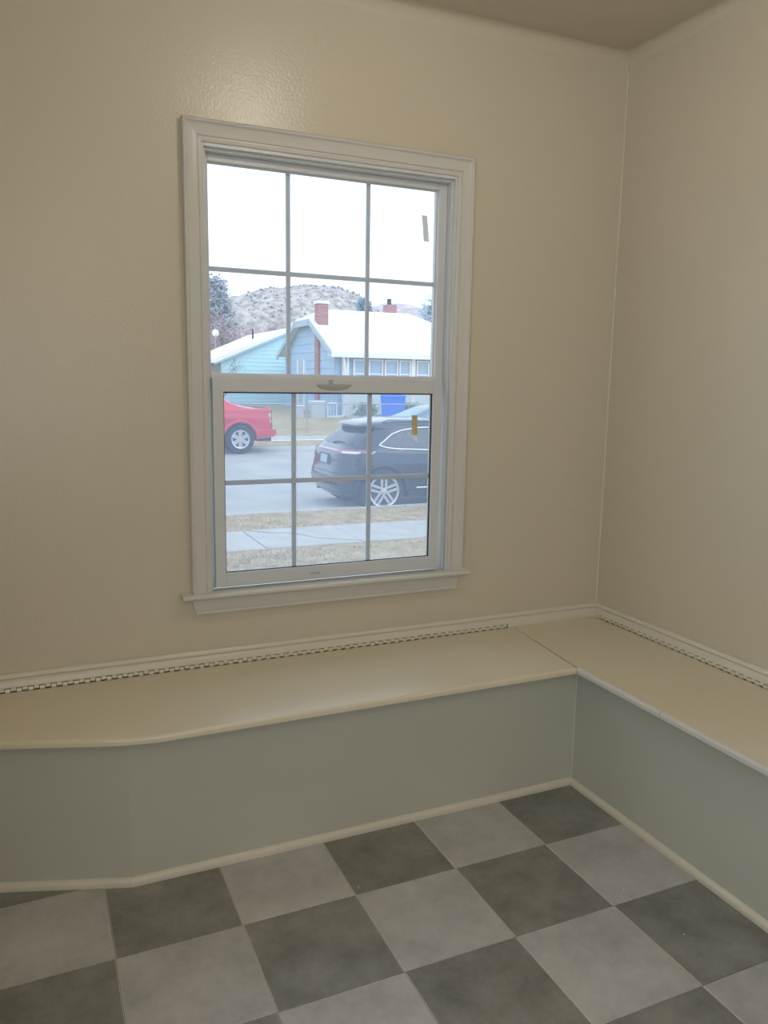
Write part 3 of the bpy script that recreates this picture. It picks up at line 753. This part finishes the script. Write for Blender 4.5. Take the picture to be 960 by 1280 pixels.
# barge boards and eave boards
def board(a, b, wdt, name='barge_board', m='fascia'):
    a, b = Vector(a), Vector(b)
    MB().extrude(None, [[(p.x-.03, p.y, p.z-wdt), (p.x+.03, p.y, p.z-wdt), (p.x+.03, p.y, p.z+.1), (p.x-.03, p.y, p.z+.1)] for p in (a, b)]).build(name, M[m], hs)
board((xw-.03, -ov-.02, ez), (xw-.03, yc, CLP), .16); board((xw-.03, HYD+ov, ez), (xw-.03, HYD-yc, CLP), .16); board((xw-.03, yc-.05, CLP), (xw-.03, HYD-yc+.05, CLP), .22)
MB().box(xw-.03, xe, -ov-.06, -ov, ez-.18, ez+.06).build('gutter', M['house_trim'], hs)
MB().box(xw, HX+ov-.1, -ov, 0, ez-.10, ez-.05).build('soffit', M['house_trim'], hs)
# brick chimney up the end wall, with a pale cap
ch = MB().box(-0.12, 0.42, 2.10, 2.65, -0.4, 5.16-HG0).build('chimney', M['red_brick'], hs)
MB().box(-0.17, 0.47, 2.05, 2.70, 5.16-HG0, 5.30-HG0).build('chimney_cap', M['snow'], ch)
ch2 = MB().box(5.05, 5.65, 5.2, 5.8, HE, 5.62-HG0).build('chimney', M['red_brick'], hs); ch2['label'] = 'small brick chimney behind the ridge'
MB().tube([(5.3, 5.5, 5.62-HG0), (5.3, 5.5, 5.95-HG0)], 0.13, 8).build('flue_pipe', M['cladding'], ch2)
# side door with white trim on the end wall
dr = MB().box(-0.09, 0.0, 4.45, 5.4, -0.1, 2.05-HG0+.35).build('side_door', M['fascia'], hs)
for y0 in (4.33, 5.4): MB().box(-0.12, 0.0, y0, y0+.14, -0.1, 2.45-HG0).build('door_trim', M['house_trim'], dr)
# glazed porch along the front
pz0, pz1 = 0.95-HG0, 2.42-HG0
MB().box(0.62, HX, -0.09, -0.002, -0.3, pz0).build('porch_wall', M['porch_wall'], hs)
def window(x0, x1, z0, z1, mid=True):
    fm = MB(); d = 0.07
    fm.box(x0, x0+d, -0.12, -0.002, z0, z1); fm.box(x1-d, x1, -0.12, -0.002, z0, z1); fm.box(x0+d, x1-d, -0.12, -0.002, z0, z0+d); fm.box(x0+d, x1-d, -0.12, -0.002, z1-d, z1)
    o = fm.build('window', M['house_trim'], hs)
    zm = z0+(z1-z0)*.52
    for a, b in ((z0+d, zm-.03), (zm+.03, z1-d)): MB().box(x0+d, x1-d, -0.05, -0.01, a, b).build('pane', M['house_glass'], o)
    MB().box(x0+d, x1-d, -0.09, -0.005, zm-.03, zm+.03).build('window_rail', M['house_trim'], o)
for a, b in ((0.92, 1.66), (1.72, 2.50), (2.58, 3.32), (3.38, 4.02)): window(a, b, pz0, pz1)
MB().box(4.04, 4.26, -0.14, -0.002, -0.3, HE-.05).build('porch_post', M['house_trim'], hs)
window(4.34, 5.05, pz0, pz1); window(5.15, 5.85, pz0, pz1); window(6.4, 7.2, pz0, pz1); window(7.3, 8.1, pz0, pz1)
for x in (0.30, 0.50): MB().box(x, x+.11, -0.30, -0.18, -0.1, HE-.12).build('porch_post', M['house_trim'], hs)
MB().tube([(0.25, -0.42, HE-.15), (0.40, -0.36, 1.9-HG0), (0.40, -0.36, 0.08), (0.25, -0.38, 0.02), (-0.45, -0.42, 0.0)], 0.055, 6).build('downspout', M['house_trim'], hs)

# things standing by the house
def cart(label, loc, w, d, h, m, rz=0.0):
    t = empty('wheeled_bin', loc, rz); tag(t, label, 'bin')
    MB().extrude(None, [[(-w*.42, -d*.42, 0.06), (w*.42, -d*.42, 0.06), (w*.42, d*.42, 0.06), (-w*.42, d*.42, 0.06)], [(-w/2, -d/2, h*.9), (w/2, -d/2, h*.9), (w/2, d/2, h*.9), (-w/2, d/2, h*.9)]]).build('body', m, t, bevel=0.02)
    MB().extrude(None, [[(-w*.54, -d*.56, h*.9), (w*.54, -d*.56, h*.9), (w*.54, d*.52, h*.9), (-w*.54, d*.52, h*.9)], [(-w*.5, -d*.5, h*.96), (w*.5, -d*.5, h*.96), (w*.46, d*.4, h), (-w*.46, d*.4, h)]]).build('lid', m, t, bevel=0.015)
    MB().tube([(-w*.4, d*.55, h*.86), (w*.4, d*.55, h*.86)], 0.018, 6).build('handle', m, t)
    for s in (-1, 1): MB().lathe([(0.02, -.03), (0.12, -.03), (0.12, .03), (0.02, .03)], 'x', (s*w*.44, d*.42, 0.12), 14).build('wheel', M['tyre_rubber'], t)
    return t
cart('bright blue wheeled bin standing behind the wire fence', (13.0, 30.2, gz(30.2)), 0.86, 0.85, 1.25, M['blue_bin'])
def storage(label, loc, w, d, h):
    t = empty('storage_box', loc); tag(t, label, 'box')
    MB().box(-w/2, w/2, -d/2, d/2, 0, h*.9).build('body', M['beige_bin'], t, bevel=.02)
    MB().box(-w/2-.03, w/2+.03, -d/2-.03, d/2+.03, h*.9, h).build('lid', M['house_trim'], t, bevel=.015)
storage('larger pale box against the end wall of the house', (10.35, 32.9, gz(32.9)), 0.62, 0.5, 0.82)
storage('smaller pale box left of the larger one by the house', (9.55, 33.2, gz(33.2)), 0.4, 0.4, 0.6)
bn = empty('step_rail', (11.0, 32.6, gz(32.6))); tag(bn, 'small white step rail left of the downspout', 'rail')
for x in (-.22, .22): MB().tube([(x, 0, -.05), (x, 0, .72)], .03, 6).build('post', M['house_trim'], bn)
MB().tube([(-.22, 0, .72), (.22, 0, .72)], .03, 6).build('top_rail', M['house_trim'], bn)
for x in (-.08, .08): MB().tube([(x, 0, .05), (x, 0, .72)], .014, 5).build('baluster', M['house_trim'], bn)
for (x, y, w, h, s_, wh) in ((12.7, 32.5, .7, .7, 4, 'left'), (14.9, 32.5, .8, .75, 5, 'right')):
    t = empty('shrub', (x, y, gz(y))); tag(t, 'rounded grey green shrub against the porch, %s of the blue bin' % ('left' if wh == 'left' else 'right'), 'shrub')
    pts = [(random.gauss(0, w*.3), random.gauss(0, .25), h*random.uniform(.1, .95)) for _ in range(140)]
    nb2 = MB(); scatter_needles(nb2, pts, 1400, .08, .14); o = nb2.build('foliage', M['shrub'] if 'shrub' in M else mat('shrub', '#8fa39a', .9), t); o['kind'] = 'stuff'
    MB().tube([(0, 0, -.05), (0, 0, h*.5)], .04, 5).build('stem', M['bark'], t)

# chain-link fence across the far yards
FY = 25.6
fe = empty('chain_link_fence', (5, FY, gz(FY))); tag(fe, 'galvanised chain link fence along the far yards', 'fence')
for k in range(-6, 16):
    MB().tube([(k*2.4, 0, -.1), (k*2.4, 0, 1.06)], .028, 6).build('post', M['galvanised'], fe)
MB().tube([(-14.4, 0, 1.04), (36, 0, 1.04)], .022, 6).build('top_rail', M['galvanised'], fe)
ln = MB()
for k in range(0, 340):
    x = -14.4+k*0.15
    for s in (-1, 1):
        xa, xb = (x, x+1.0) if s > 0 else (x+1.0, x)
        ln.add([(xa-.003, 0, .03), (xa+.003, 0, .03), (xb+.003, 0, 1.03), (xb-.003, 0, 1.03)], [(0, 1, 2, 3)])
o = ln.build('wire_mesh', M['galvanised'], fe); o['kind'] = 'stuff'

# ------------------------------------------------------------------ vehicles: bodies lofted from horizontal slices
class Body:
    def __init__(s, sl): s.sl = sl
    def at(s, z):
        sl = s.sl
        if z <= sl[0][0]: return sl[0][1:]
        for a, b in zip(sl, sl[1:]):
            if z <= b[0]:
                t = (z-a[0])/(b[0]-a[0]) if b[0] > a[0] else 1
                return tuple(a[i]+(b[i]-a[i])*t for i in range(1, 5))
        return sl[-1][1:]
    def side(s, x, z):
        xr, xf, w, n = s.at(z); c, a = (xr+xf)/2, (xf-xr)/2; t = min(0.999, abs((x-c)/a))
        return w*(1-t**n)**(1/n)
    def end(s, y, z, front=False):
        xr, xf, w, n = s.at(z); c, a = (xr+xf)/2, (xf-xr)/2; t = min(0.999, abs(y/w)); q = a*(1-t**n)**(1/n)
        return c+q if front else c-q
    def mesh(s, name, material, parent, arches, ra, n=120):
        zs = []
        for a, b in zip(s.sl, s.sl[1:]):
            k = max(1, int((b[0]-a[0])/0.05+.5))
            zs += [a[0]+(b[0]-a[0])*i/k for i in range(k)]
        zs.append(s.sl[-1][0]); secs = []
        for z in zs:
            xr, xf, w, e = s.at(z); c, a = (xr+xf)/2, (xf-xr)/2; sec = []
            for k in range(n):
                t = 2*PI*k/n; cx, sy = math.cos(t), math.sin(t)
                sec.append((c+a*math.copysign(abs(cx)**(2/e), cx), w*math.copysign(abs(sy)**(2/e), sy), z))
            secs.append(sec)
        o = MB().extrude(None, secs).build(name, material, parent)
        for x in arches:                       # cut the wheel wells
            for sd in (-1, 1):
                y = sd*0.86
                cyl = MB().lathe([(0.001, -.24), (ra, -.24), (ra, .3), (0.001, .3)] if sd > 0 else [(0.001, -.3), (ra, -.3), (ra, .24), (0.001, .24)], 'y', (x, y, s.wz), 36).build('cutter', material, None, weld=True)
                md = o.modifiers.new('b', 'BOOLEAN'); md.operation = 'DIFFERENCE'; md.object = cyl; md.solver = 'EXACT'
                mw = o.matrix_world.copy(); bpy.context.view_layer.update(); cyl.matrix_world = o.matrix_world
                bpy.context.view_layer.update()
                ev = o.evaluated_get(bpy.context.evaluated_depsgraph_get()); me = bpy.data.meshes.new_from_object(ev)
                o.modifiers.clear(); old = o.data; o.data = me; bpy.data.meshes.remove(old)
                cm_ = cyl.data; bpy.data.objects.remove(cyl); bpy.data.meshes.remove(cm_)
        for p in o.data.polygons: p.use_smooth = True
        o.data.set_sharp_from_angle(angle=math.radians(32))
        return o
    def panel(s, name, poly, face, material, parent, off=0.006, th=0.012, cell=0.09):
        """a pane or plate drawn in side (x, z) or end (y, z) view and laid on the body"""
        ax = [p[0] for p in poly]; az = [p[1] for p in poly]; ptsl = []; mb = MB()
        def mp(a, z, o_):
            if face in ('L', 'R'):
                y = s.side(a, z)+o_; return (a, y if face == 'L' else -y, z)
            if face == 'rear': return (s.end(a, z)-o_, a, z+o_*.5)
            return (s.end(a, z, True)+o_, a, z+o_*.5)
        nx = max(1, int((max(ax)-min(ax))/cell)); nz = max(1, int((max(az)-min(az))/cell))
        bm = bmesh.new(); cache = {}
        def vert(a, z):
            k = (round(a, 4), round(z, 4))
            if k not in cache: cache[k] = bm.verts.new(mp(a, z, off))
            return cache[k]
        if area2(poly) < 0: poly = poly[::-1]
        for i in range(nx):
            x0 = min(ax)+(max(ax)-min(ax))*i/nx; x1 = min(ax)+(max(ax)-min(ax))*(i+1)/nx
            for j in range(nz):
                z0 = min(az)+(max(az)-min(az))*j/nz; z1 = min(az)+(max(az)-min(az))*(j+1)/nz
                q = poly
                for cl in ((1, 0, x1), (-1, 0, -x0), (0, 1, z1), (0, -1, -z0)):
                    q = clip(q, *cl)
                    if len(q) < 3: break
                if len(q) < 3 or abs(area2(q)) < 1e-6: continue
                vs_ = []
                for p in q:
                    v_ = vert(*p)
                    if v_ not in vs_: vs_.append(v_)
                if len(vs_) >= 3:
                    try: bm.faces.new(vs_)
                    except ValueError: pass
        back = bmesh.ops.extrude_face_region(bm, geom=bm.faces[:])
        c0 = Vector((sum(v_.co.x for v_ in bm.verts)/len(bm.verts), 0, 0))
        for g_ in back['geom']:
            if isinstance(g_, bmesh.types.BMVert):
                if face in ('L', 'R'): g_.co.y += th if face == 'R' else -th
                else: g_.co.x += th if face == 'rear' else -th
        bmesh.ops.recalc_face_normals(bm, faces=bm.faces)
        me = bpy.data.meshes.new(name); bm.to_mesh(me); bm.free()
        for p in me.polygons: p.use_smooth = True
        me.set_sharp_from_angle(angle=math.radians(40))
        me.materials.append(material); o = bpy.data.objects.new(name, me); C.objects.link(o); o.parent = parent
        return o
    def trim(s, name, pts, face, rad, material, parent, off=0.008):
        """a thin bar following a line on the body"""
        dense = []
        for (a, b), (c, d) in zip(pts, pts[1:]):
            k = max(1, int(math.hypot(c-a, d-b)/.12))
            dense += [(a+(c-a)*i/k, b+(d-b)*i/k) for i in range(k)]
        dense.append(pts[-1])
        P3 = []
        for a, z in dense:
            if face in ('L', 'R'): y = s.side(a, z)+off; P3.append((a, y if face == 'L' else -y, z))
            elif face == 'rear': P3.append((s.end(a, z)-off, a, z))
            else: P3.append((s.end(a, z, True)+off, a, z))
        return MB().tube(P3, rad, 6).build(name, material, parent, smooth=True)
def wheel(parent, x, y, z, R, rim, spokes, style):
    sd = 1 if y > 0 else -1
    t = MB().lathe([(rim-.02, -.10), (R-.05, -.115), (R-.012, -.10), (R, -.06), (R, .06), (R-.012, .10), (R-.05, .115), (rim-.02, .10)], 'y', (0, 0, 0), 36).build('wheel', M['tyre_rubber'], parent, smooth=True)
    t.location = (x, y, z)
    MB().lathe([(0.0, sd*.03), (rim, sd*.03), (rim, sd*.05), (0.0, sd*.05)], 'y', n=28).build('wheel_back', M['rim_dark'], t)
    MB().lathe([(rim-.035, sd*.05), (rim-.03, sd*.108), (rim-.005, sd*.118), (rim+.004, sd*.112), (rim+.004, sd*.05)], 'y', n=36).build('rim_ring', M['alloy'], t, smooth=True)
    hb = MB().lathe([(0.0, sd*.05), (0.065, sd*.05), (0.06, sd*.10), (0.0, sd*.104)], 'y', n=20)
    hb.build('hub', M['alloy'], t, smooth=True)
    sp = MB()
    for k in range(spokes):
        a = 2*PI*k/spokes+PI/2
        for da in ((-.16, .16) if style == 'twin' else (0,)):
            w0, w1 = (.018, .024) if style == 'twin' else (.042, .058)
            dx, dz = math.cos(a), math.sin(a); ex, ez_ = math.cos(a+da), math.sin(a+da); px, pz = -dz, dx
            o0 = 0.035*da/.16 if style == 'twin' else 0
            p0 = Vector((dx*.045+px*o0, 0, dz*.045+pz*o0)); p1 = Vector((ex*(rim-.015), 0, ez_*(rim-.015)))
            q = Vector((-(p1-p0).z, 0, (p1-p0).x)).normalized()
            v = []
            for p_, w, d in ((p0, w0, .098), (p1, w1, .104)):
                for s1 in (-1, 1):
                    for dd in (.06, d): v.append((p_.x+q.x*w*s1, sd*dd, p_.z+q.z*w*s1))
            sp.add(v, [(0, 1, 3, 2), (4, 6, 7, 5), (0, 4, 5, 1), (2, 3, 7, 6), (0, 2, 6, 4), (1, 5, 7, 3)])
    sp.build('spokes', M['alloy'], t)
    return t
def well(parent, x, sd, R, z):
    MB().lathe([(0.0, -.01), (R, -.01), (R+.0, sd*.0), (0, 0)][:2] + [(R, .01), (0.0, .01)], 'y', (x, sd*.62, z), 28).build('wheel_well', M['cladding'], parent)

# --- dark SUV at the near kerb
suv = empty('suv', (2.35, 10.17, ZST+.012)); suv.rotation_euler = (0, 0, 0)
tag(suv, 'dark grey SUV with chrome window trim parked at the near kerb', 'car')
B = Body([(0.24, .26, 4.45, .84, 4.5), (0.36, .15, 4.58, .925, 5), (0.50, .10, 4.64, .95, 5.2), (0.60, .11, 4.64, .96, 5.4), (0.66, .14, 4.62, .96, 5.6), (0.80, .17, 4.55, .965, 5.6),
    (0.90, .18, 4.40, .955, 5.6), (0.955, .20, 4.20, .945, 5.5), (0.985, .22, 3.75, .935, 5.4), (1.01, .25, 3.55, .925, 5.2), (1.07, .32, 3.40, .895, 5), (1.20, .47, 3.12, .835, 5),
    (1.30, .60, 2.88, .775, 5), (1.36, .67, 2.74, .745, 5), (1.37, .61, 2.72, .742, 5.2), (1.40, .58, 2.62, .725, 5.2), (1.435, .62, 2.50, .695, 5), (1.47, .78, 2.3, .64, 4.2), (1.50, 1.02, 2.05, .55, 3.6), (1.515, 1.32, 1.8, .36, 3)])
B.wz = 0.36
WB0, WB1 = 0.86, 3.70
B.mesh('body', M['suv_paint'], suv, (WB0, WB1), 0.415)
for x in (WB0, WB1):
    for sd in (-1, 1):
        wheel(suv, x, sd*.845, .36, .362, .265, 5, 'twin'); well(suv, x, sd, .40, .38)
dlo = [(.80, 1.105), (.90, 1.17), (1.05, 1.275), (1.24, 1.335), (1.55, 1.375), (2.05, 1.385), (2.45, 1.355), (2.80, 1.26), (3.18, 1.03), (3.20, .985)]
bel = [(.80, 1.105), (.92, 1.065), (1.10, 1.045), (1.66, 1.02), (2.4, 1.0), (3.20, .985)]
qg = [(.90, 1.105), (1.10, 1.075), (1.14, 1.075), (1.27, 1.315), (1.10, 1.255), (.98, 1.18)]
rd = [(1.17, 1.07), (1.92, 1.04), (1.92, 1.36), (1.50, 1.35), (1.31, 1.325)]
fd = [(2.0, 1.035), (3.05, 1.02), (2.78, 1.225), (2.46, 1.32), (2.0, 1.36)]
for s in ('L', 'R'):
    for q in (qg, rd, fd): B.panel('side_window', q, s, M['car_glass'], suv)
    B.trim('chrome_trim', dlo, s, .013, M['chrome'], suv); B.trim('chrome_trim', bel, s, .012, M['chrome'], suv)
    B.panel('tail_lamp', [(.22, .93), (.58, .985), (.64, 1.02), (.38, 1.035), (.27, 1.035)], s, M['lamp_red'], suv)
    B.panel('tail_lamp_glint', [(.25, .955), (.46, .975), (.50, 1.0), (.27, .995)], s, M['lamp_clear'], suv, off=.012)  # pale panel painted for the white reflection on the tail lamp
    B.panel('door_handle', [(1.20, .905), (1.42, .90), (1.42, .93), (1.20, .935)], s, M['suv_paint'], suv, off=.03, th=.03)
    B.panel('door_handle', [(2.28, .895), (2.50, .89), (2.50, .92), (2.28, .925)], s, M['suv_paint'], suv, off=.03, th=.03)
    for ln_ in ([(1.12, 1.04), (1.10, .72), (1.30, .40)], [(1.96, 1.02), (1.97, .40)], [(3.06, .98), (3.10, .40)]): B.trim('door_seam', ln_, s, .006, M['cladding'], suv, off=-.001)
    B.panel('sill_cladding', [(1.32, .26), (3.24, .26), (3.24, .36), (1.32, .36)], s, M['cladding'], suv, off=.012)
    B.trim('sill_chrome', [(1.45, .40), (3.1, .40)], s, .012, M['chrome'], suv)
    arch = [(WB0+.425*math.cos(a), .36+.425*math.sin(a)) for a in [PI*k/12 for k in range(13)]]
    B.trim('arch_lip', [p for p in arch if p[1] > .3], s, .022, M['cladding'], suv, off=.0)
    arch = [(WB1+.425*math.cos(a), .36+.425*math.sin(a)) for a in [PI*k/12 for k in range(13)]]
    B.trim('arch_lip', arch, s, .022, M['cladding'], suv, off=.0)
    sg = -1 if s == 'R' else 1
    B.panel('headlamp', [(4.25, .74), (4.5, .74), (4.35, .84), (4.1, .86)], s, M['lamp_clear'], suv)
    mr = MB().box(2.92, 3.05, min(sg*.90, sg*1.08), max(sg*.90, sg*1.08), 1.02, 1.14).build('side_mirror', M['suv_paint'], suv, bevel=.03)
B.panel('rear_window', [(-.70, 1.09), (.70, 1.09), (.60, 1.345), (-.60, 1.345)], 'rear', M['car_glass'], suv)
B.panel('tail_lamp', [(-.93, .965), (-.30, .985), (.30, .985), (.93, .965), (.93, 1.02), (.30, 1.01), (-.30, 1.01), (-.93, 1.02)], 'rear', M['lamp_red'], suv)
for s in (-1, 1):
    B.panel('tail_lamp', [(s*.93, .94), (s*.55, .96), (s*.50, 1.015), (s*.93, 1.035)], 'rear', M['lamp_red'], suv, off=.010)
    B.panel('tail_lamp_glint', [(s*.90, .955), (s*.64, .965), (s*.62, .995), (s*.90, 1.0)], 'rear', M['lamp_clear'], suv, off=.016)  # same painted white reflection, on the rear face
    B.panel('rear_reflector', [(s*.78, .50), (s*.52, .50), (s*.52, .54), (s*.80, .55)], 'rear', M['lamp_red'], suv)
B.panel('plate_recess', [(-.30, .745), (.30, .745), (.26, .92), (-.26, .92)], 'rear', M['cladding'], suv)
B.panel('licence_plate', [(-.155, .765), (.155, .765), (.155, .90), (-.155, .90)], 'rear', M['plate_white'], suv, off=.014)
B.panel('bumper_insert', [(-.72, .30), (.72, .30), (.60, .47), (-.60, .47)], 'rear', M['cladding'], suv, off=.010)
B.trim('tailgate_seam', [(-.86, .64), (.86, .64)], 'rear', .007, M['cladding'], suv, off=-.001)
B.trim('tailgate_seam', [(-.76, 1.05), (-.66, 1.34)], 'rear', .008, M['cladding'], suv, off=.002)
B.trim('tailgate_seam', [(.76, 1.05), (.66, 1.34)], 'rear', .008, M['chrome'], suv, off=.002)
B.trim('rear_wiper', [(0, 1.10), (-.18, 1.13), (-.40, 1.125)], 'rear', .012, M['cladding'], suv, off=.02)
B.panel('windscreen', [(-.74, 1.04), (.74, 1.04), (.62, 1.37), (-.62, 1.37)], 'front', M['car_glass'], suv)
B.panel('grille', [(-.55, .5), (.55, .5), (.5, .78), (-.5, .78)], 'front', M['chrome'], suv)
for s in (-1, 1): MB().tube([(.95, s*.62, 1.46), (1.05, s*.63, 1.495), (2.1, s*.64, 1.485), (2.25, s*.64, 1.45)], .014, 6).build('roof_rail', M['sedan_paint'], suv, smooth=True)
for s in (-1, 1): MB().tube([(.25, s*.56, .29), (.40, s*.56, .29)], .045, 10).build('exhaust_tip', M['cladding'], suv)

# --- red pickup across the street (faces left)
pk = empty('pickup_truck', (4.47, 20.17, ZSF-.003), PI); tag(pk, 'red pickup truck parked across the street', 'truck')
B = Body([(0.40, .25, 4.95, .88, 6), (0.46, .03, 5.15, .95, 7), (0.54, .0, 5.2, .965, 7), (0.66, .01, 5.2, .965, 7.5), (0.672, .13, 5.2, .965, 8), (0.86, .16, 5.18, .975, 8.5), (0.95, .17, 5.18, .985, 8.5), (1.02, .18, 5.05, .978, 8.5),
    (1.10, .17, 4.7, .955, 8.5), (1.15, .165, 4.0, .95, 8.5), (1.20, .165, 3.85, .94, 9), (1.245, .18, 3.76, .925, 9), (1.25, .62, 3.75, .92, 8), (1.30, .98, 3.62, .90, 7), (1.40, 1.28, 3.40, .86, 6.5), (1.50, 1.46, 3.18, .81, 6),
    (1.62, 1.60, 2.92, .75, 5.5), (1.70, 1.66, 2.75, .70, 5), (1.75, 1.78, 2.55, .62, 4), (1.785, 2.0, 2.3, .40, 3)])
B.wz = 0.40
W0, W1 = 1.14, 4.24
B.mesh('body', M['red_paint'], pk, (W0, W1), 0.46)
for x in (W0, W1):
    for sd in (-1, 1):
        wheel(pk, x, sd*.85, .40, .40, .255, 6, 'wide'); well(pk, x, sd, .45, .42)
for s in ('L', 'R'):
    B.panel('side_window', [(1.62, 1.26), (2.35, 1.24), (2.35, 1.62), (1.80, 1.62)], s, M['car_glass'], pk)
    B.panel('side_window', [(2.45, 1.24), (3.5, 1.22), (2.95, 1.60), (2.45, 1.62)], s, M['car_glass'], pk)
    B.panel('tail_lamp', [(.13, .80), (.26, .86), (.32, 1.12), (.17, 1.12)], s, M['lamp_clear'], pk)
    B.panel('tail_lamp', [(.14, .74), (.22, .74), (.27, .86), (.14, .81)], s, M['lamp_red'], pk)
    arch = [(W0+.50*math.cos(a), .40+.50*math.sin(a)) for a in [PI*k/12 for k in range(13)]]
    B.trim('arch_flare', arch, s, .045, M['red_paint'], pk, off=-.005)
    arch = [(W1+.50*math.cos(a), .40+.50*math.sin(a)) for a in [PI*k/12 for k in range(13)]]
    B.trim('arch_flare', arch, s, .045, M['red_paint'], pk, off=-.005)
    for ln_ in ([(1.62, 1.24), (1.66, .50)], [(2.42, 1.24), (2.42, .5)], [(3.6, 1.1), (3.55, .5)]): B.trim('door_seam', ln_, s, .007, M['cladding'], pk, off=-.001)
    B.panel('headlamp', [(4.85, .82), (5.12, .80), (5.05, 1.0), (4.75, 1.02)], s, M['lamp_clear'], pk)
    B.panel('door_handle', [(1.72, 1.04), (1.92, 1.04), (1.92, 1.08), (1.72, 1.08)], s, M['red_paint'], pk, off=.03, th=.03)
    sg = 1 if s == 'L' else -1
    MB().box(3.30, 3.42, min(sg*.88, sg*1.1), max(sg*.88, sg*1.1), 1.2, 1.36).build('side_mirror', M['red_paint'], pk, bevel=.03)
B.panel('rear_window', [(-.6, 1.33), (.6, 1.33), (.55, 1.6), (-.55, 1.6)], 'rear', M['car_glass'], pk)
B.trim('tailgate_seam', [(-.78, .70), (-.78, 1.2)], 'rear', .008, M['cladding'], pk); B.trim('tailgate_seam', [(.78, .70), (.78, 1.2)], 'rear', .008, M['cladding'], pk)
B.panel('licence_plate', [(-.155, .52), (.155, .52), (.155, .64), (-.155, .64)], 'rear', M['plate_white'], pk)
B.panel('windscreen', [(-.75, 1.22), (.75, 1.22), (.60, 1.64), (-.60, 1.64)], 'front', M['car_glass'], pk)
MB().box(.28, 1.55, -.72, .72, 1.243, 1.256).build('bed_cover', M['cladding'], pk, bevel=.004)
MB().box(.12, .55, -.45, .45, .30, .41).build('tow_hitch', M['cladding'], pk, bevel=.02)

# --- blue-grey saloon parked across the street, behind the SUV's roof
sd_ = empty('sedan', (12.05, 19.95, ZSF-.003), PI); tag(sd_, 'blue grey saloon across the street, only its roof above the SUV', 'car')
B = Body([(0.22, .15, 4.55, .80, 5), (0.35, .03, 4.66, .87, 5.5), (0.55, .0, 4.70, .90, 6), (0.75, .04, 4.62, .90, 6), (0.86, .06, 4.45, .885, 6), (0.93, .10, 3.9, .87, 6), (0.98, .20, 3.60, .85, 5.5), (1.0, .55, 3.5, .83, 5),
    (1.10, .80, 3.25, .77, 5), (1.20, 1.02, 3.02, .70, 5), (1.29, 1.28, 2.78, .63, 4.5), (1.34, 1.5, 2.55, .52, 4), (1.365, 1.8, 2.3, .32, 3)])
B.wz = .32
B.mesh('body', M['sedan_paint'], sd_, (.95, 3.65), .37)
for x in (.95, 3.65):
    for s in (-1, 1): wheel(sd_, x, s*.79, .32, .32, .21, 5, 'twin'); well(sd_, x, s, .36, .34)
for s in ('L', 'R'):
    B.panel('side_window', [(.95, 1.0), (1.85, .99), (1.85, 1.27), (1.36, 1.25)], s, M['sedan_glass'], sd_)
    B.panel('side_window', [(1.93, .99), (3.1, .985), (2.75, 1.2), (2.45, 1.27), (1.93, 1.28)], s, M['sedan_glass'], sd_)
B.panel('windscreen', [(-.70, .99), (.70, .99), (.52, 1.28), (-.52, 1.28)], 'front', M['sedan_glass'], sd_)
B.panel('rear_window', [(-.66, 1.02), (.66, 1.02), (.50, 1.27), (-.50, 1.27)], 'rear', M['sedan_glass'], sd_)
for s in (-1, 1):
    B.panel('tail_lamp', [(s*.86, .66), (s*.5, .68), (s*.5, .80), (s*.86, .80)], 'rear', M['lamp_red'], sd_)
    B.panel('headlamp', [(s*.85, .60), (s*.55, .62), (s*.55, .74), (s*.85, .74)], 'front', M['lamp_clear'], sd_)
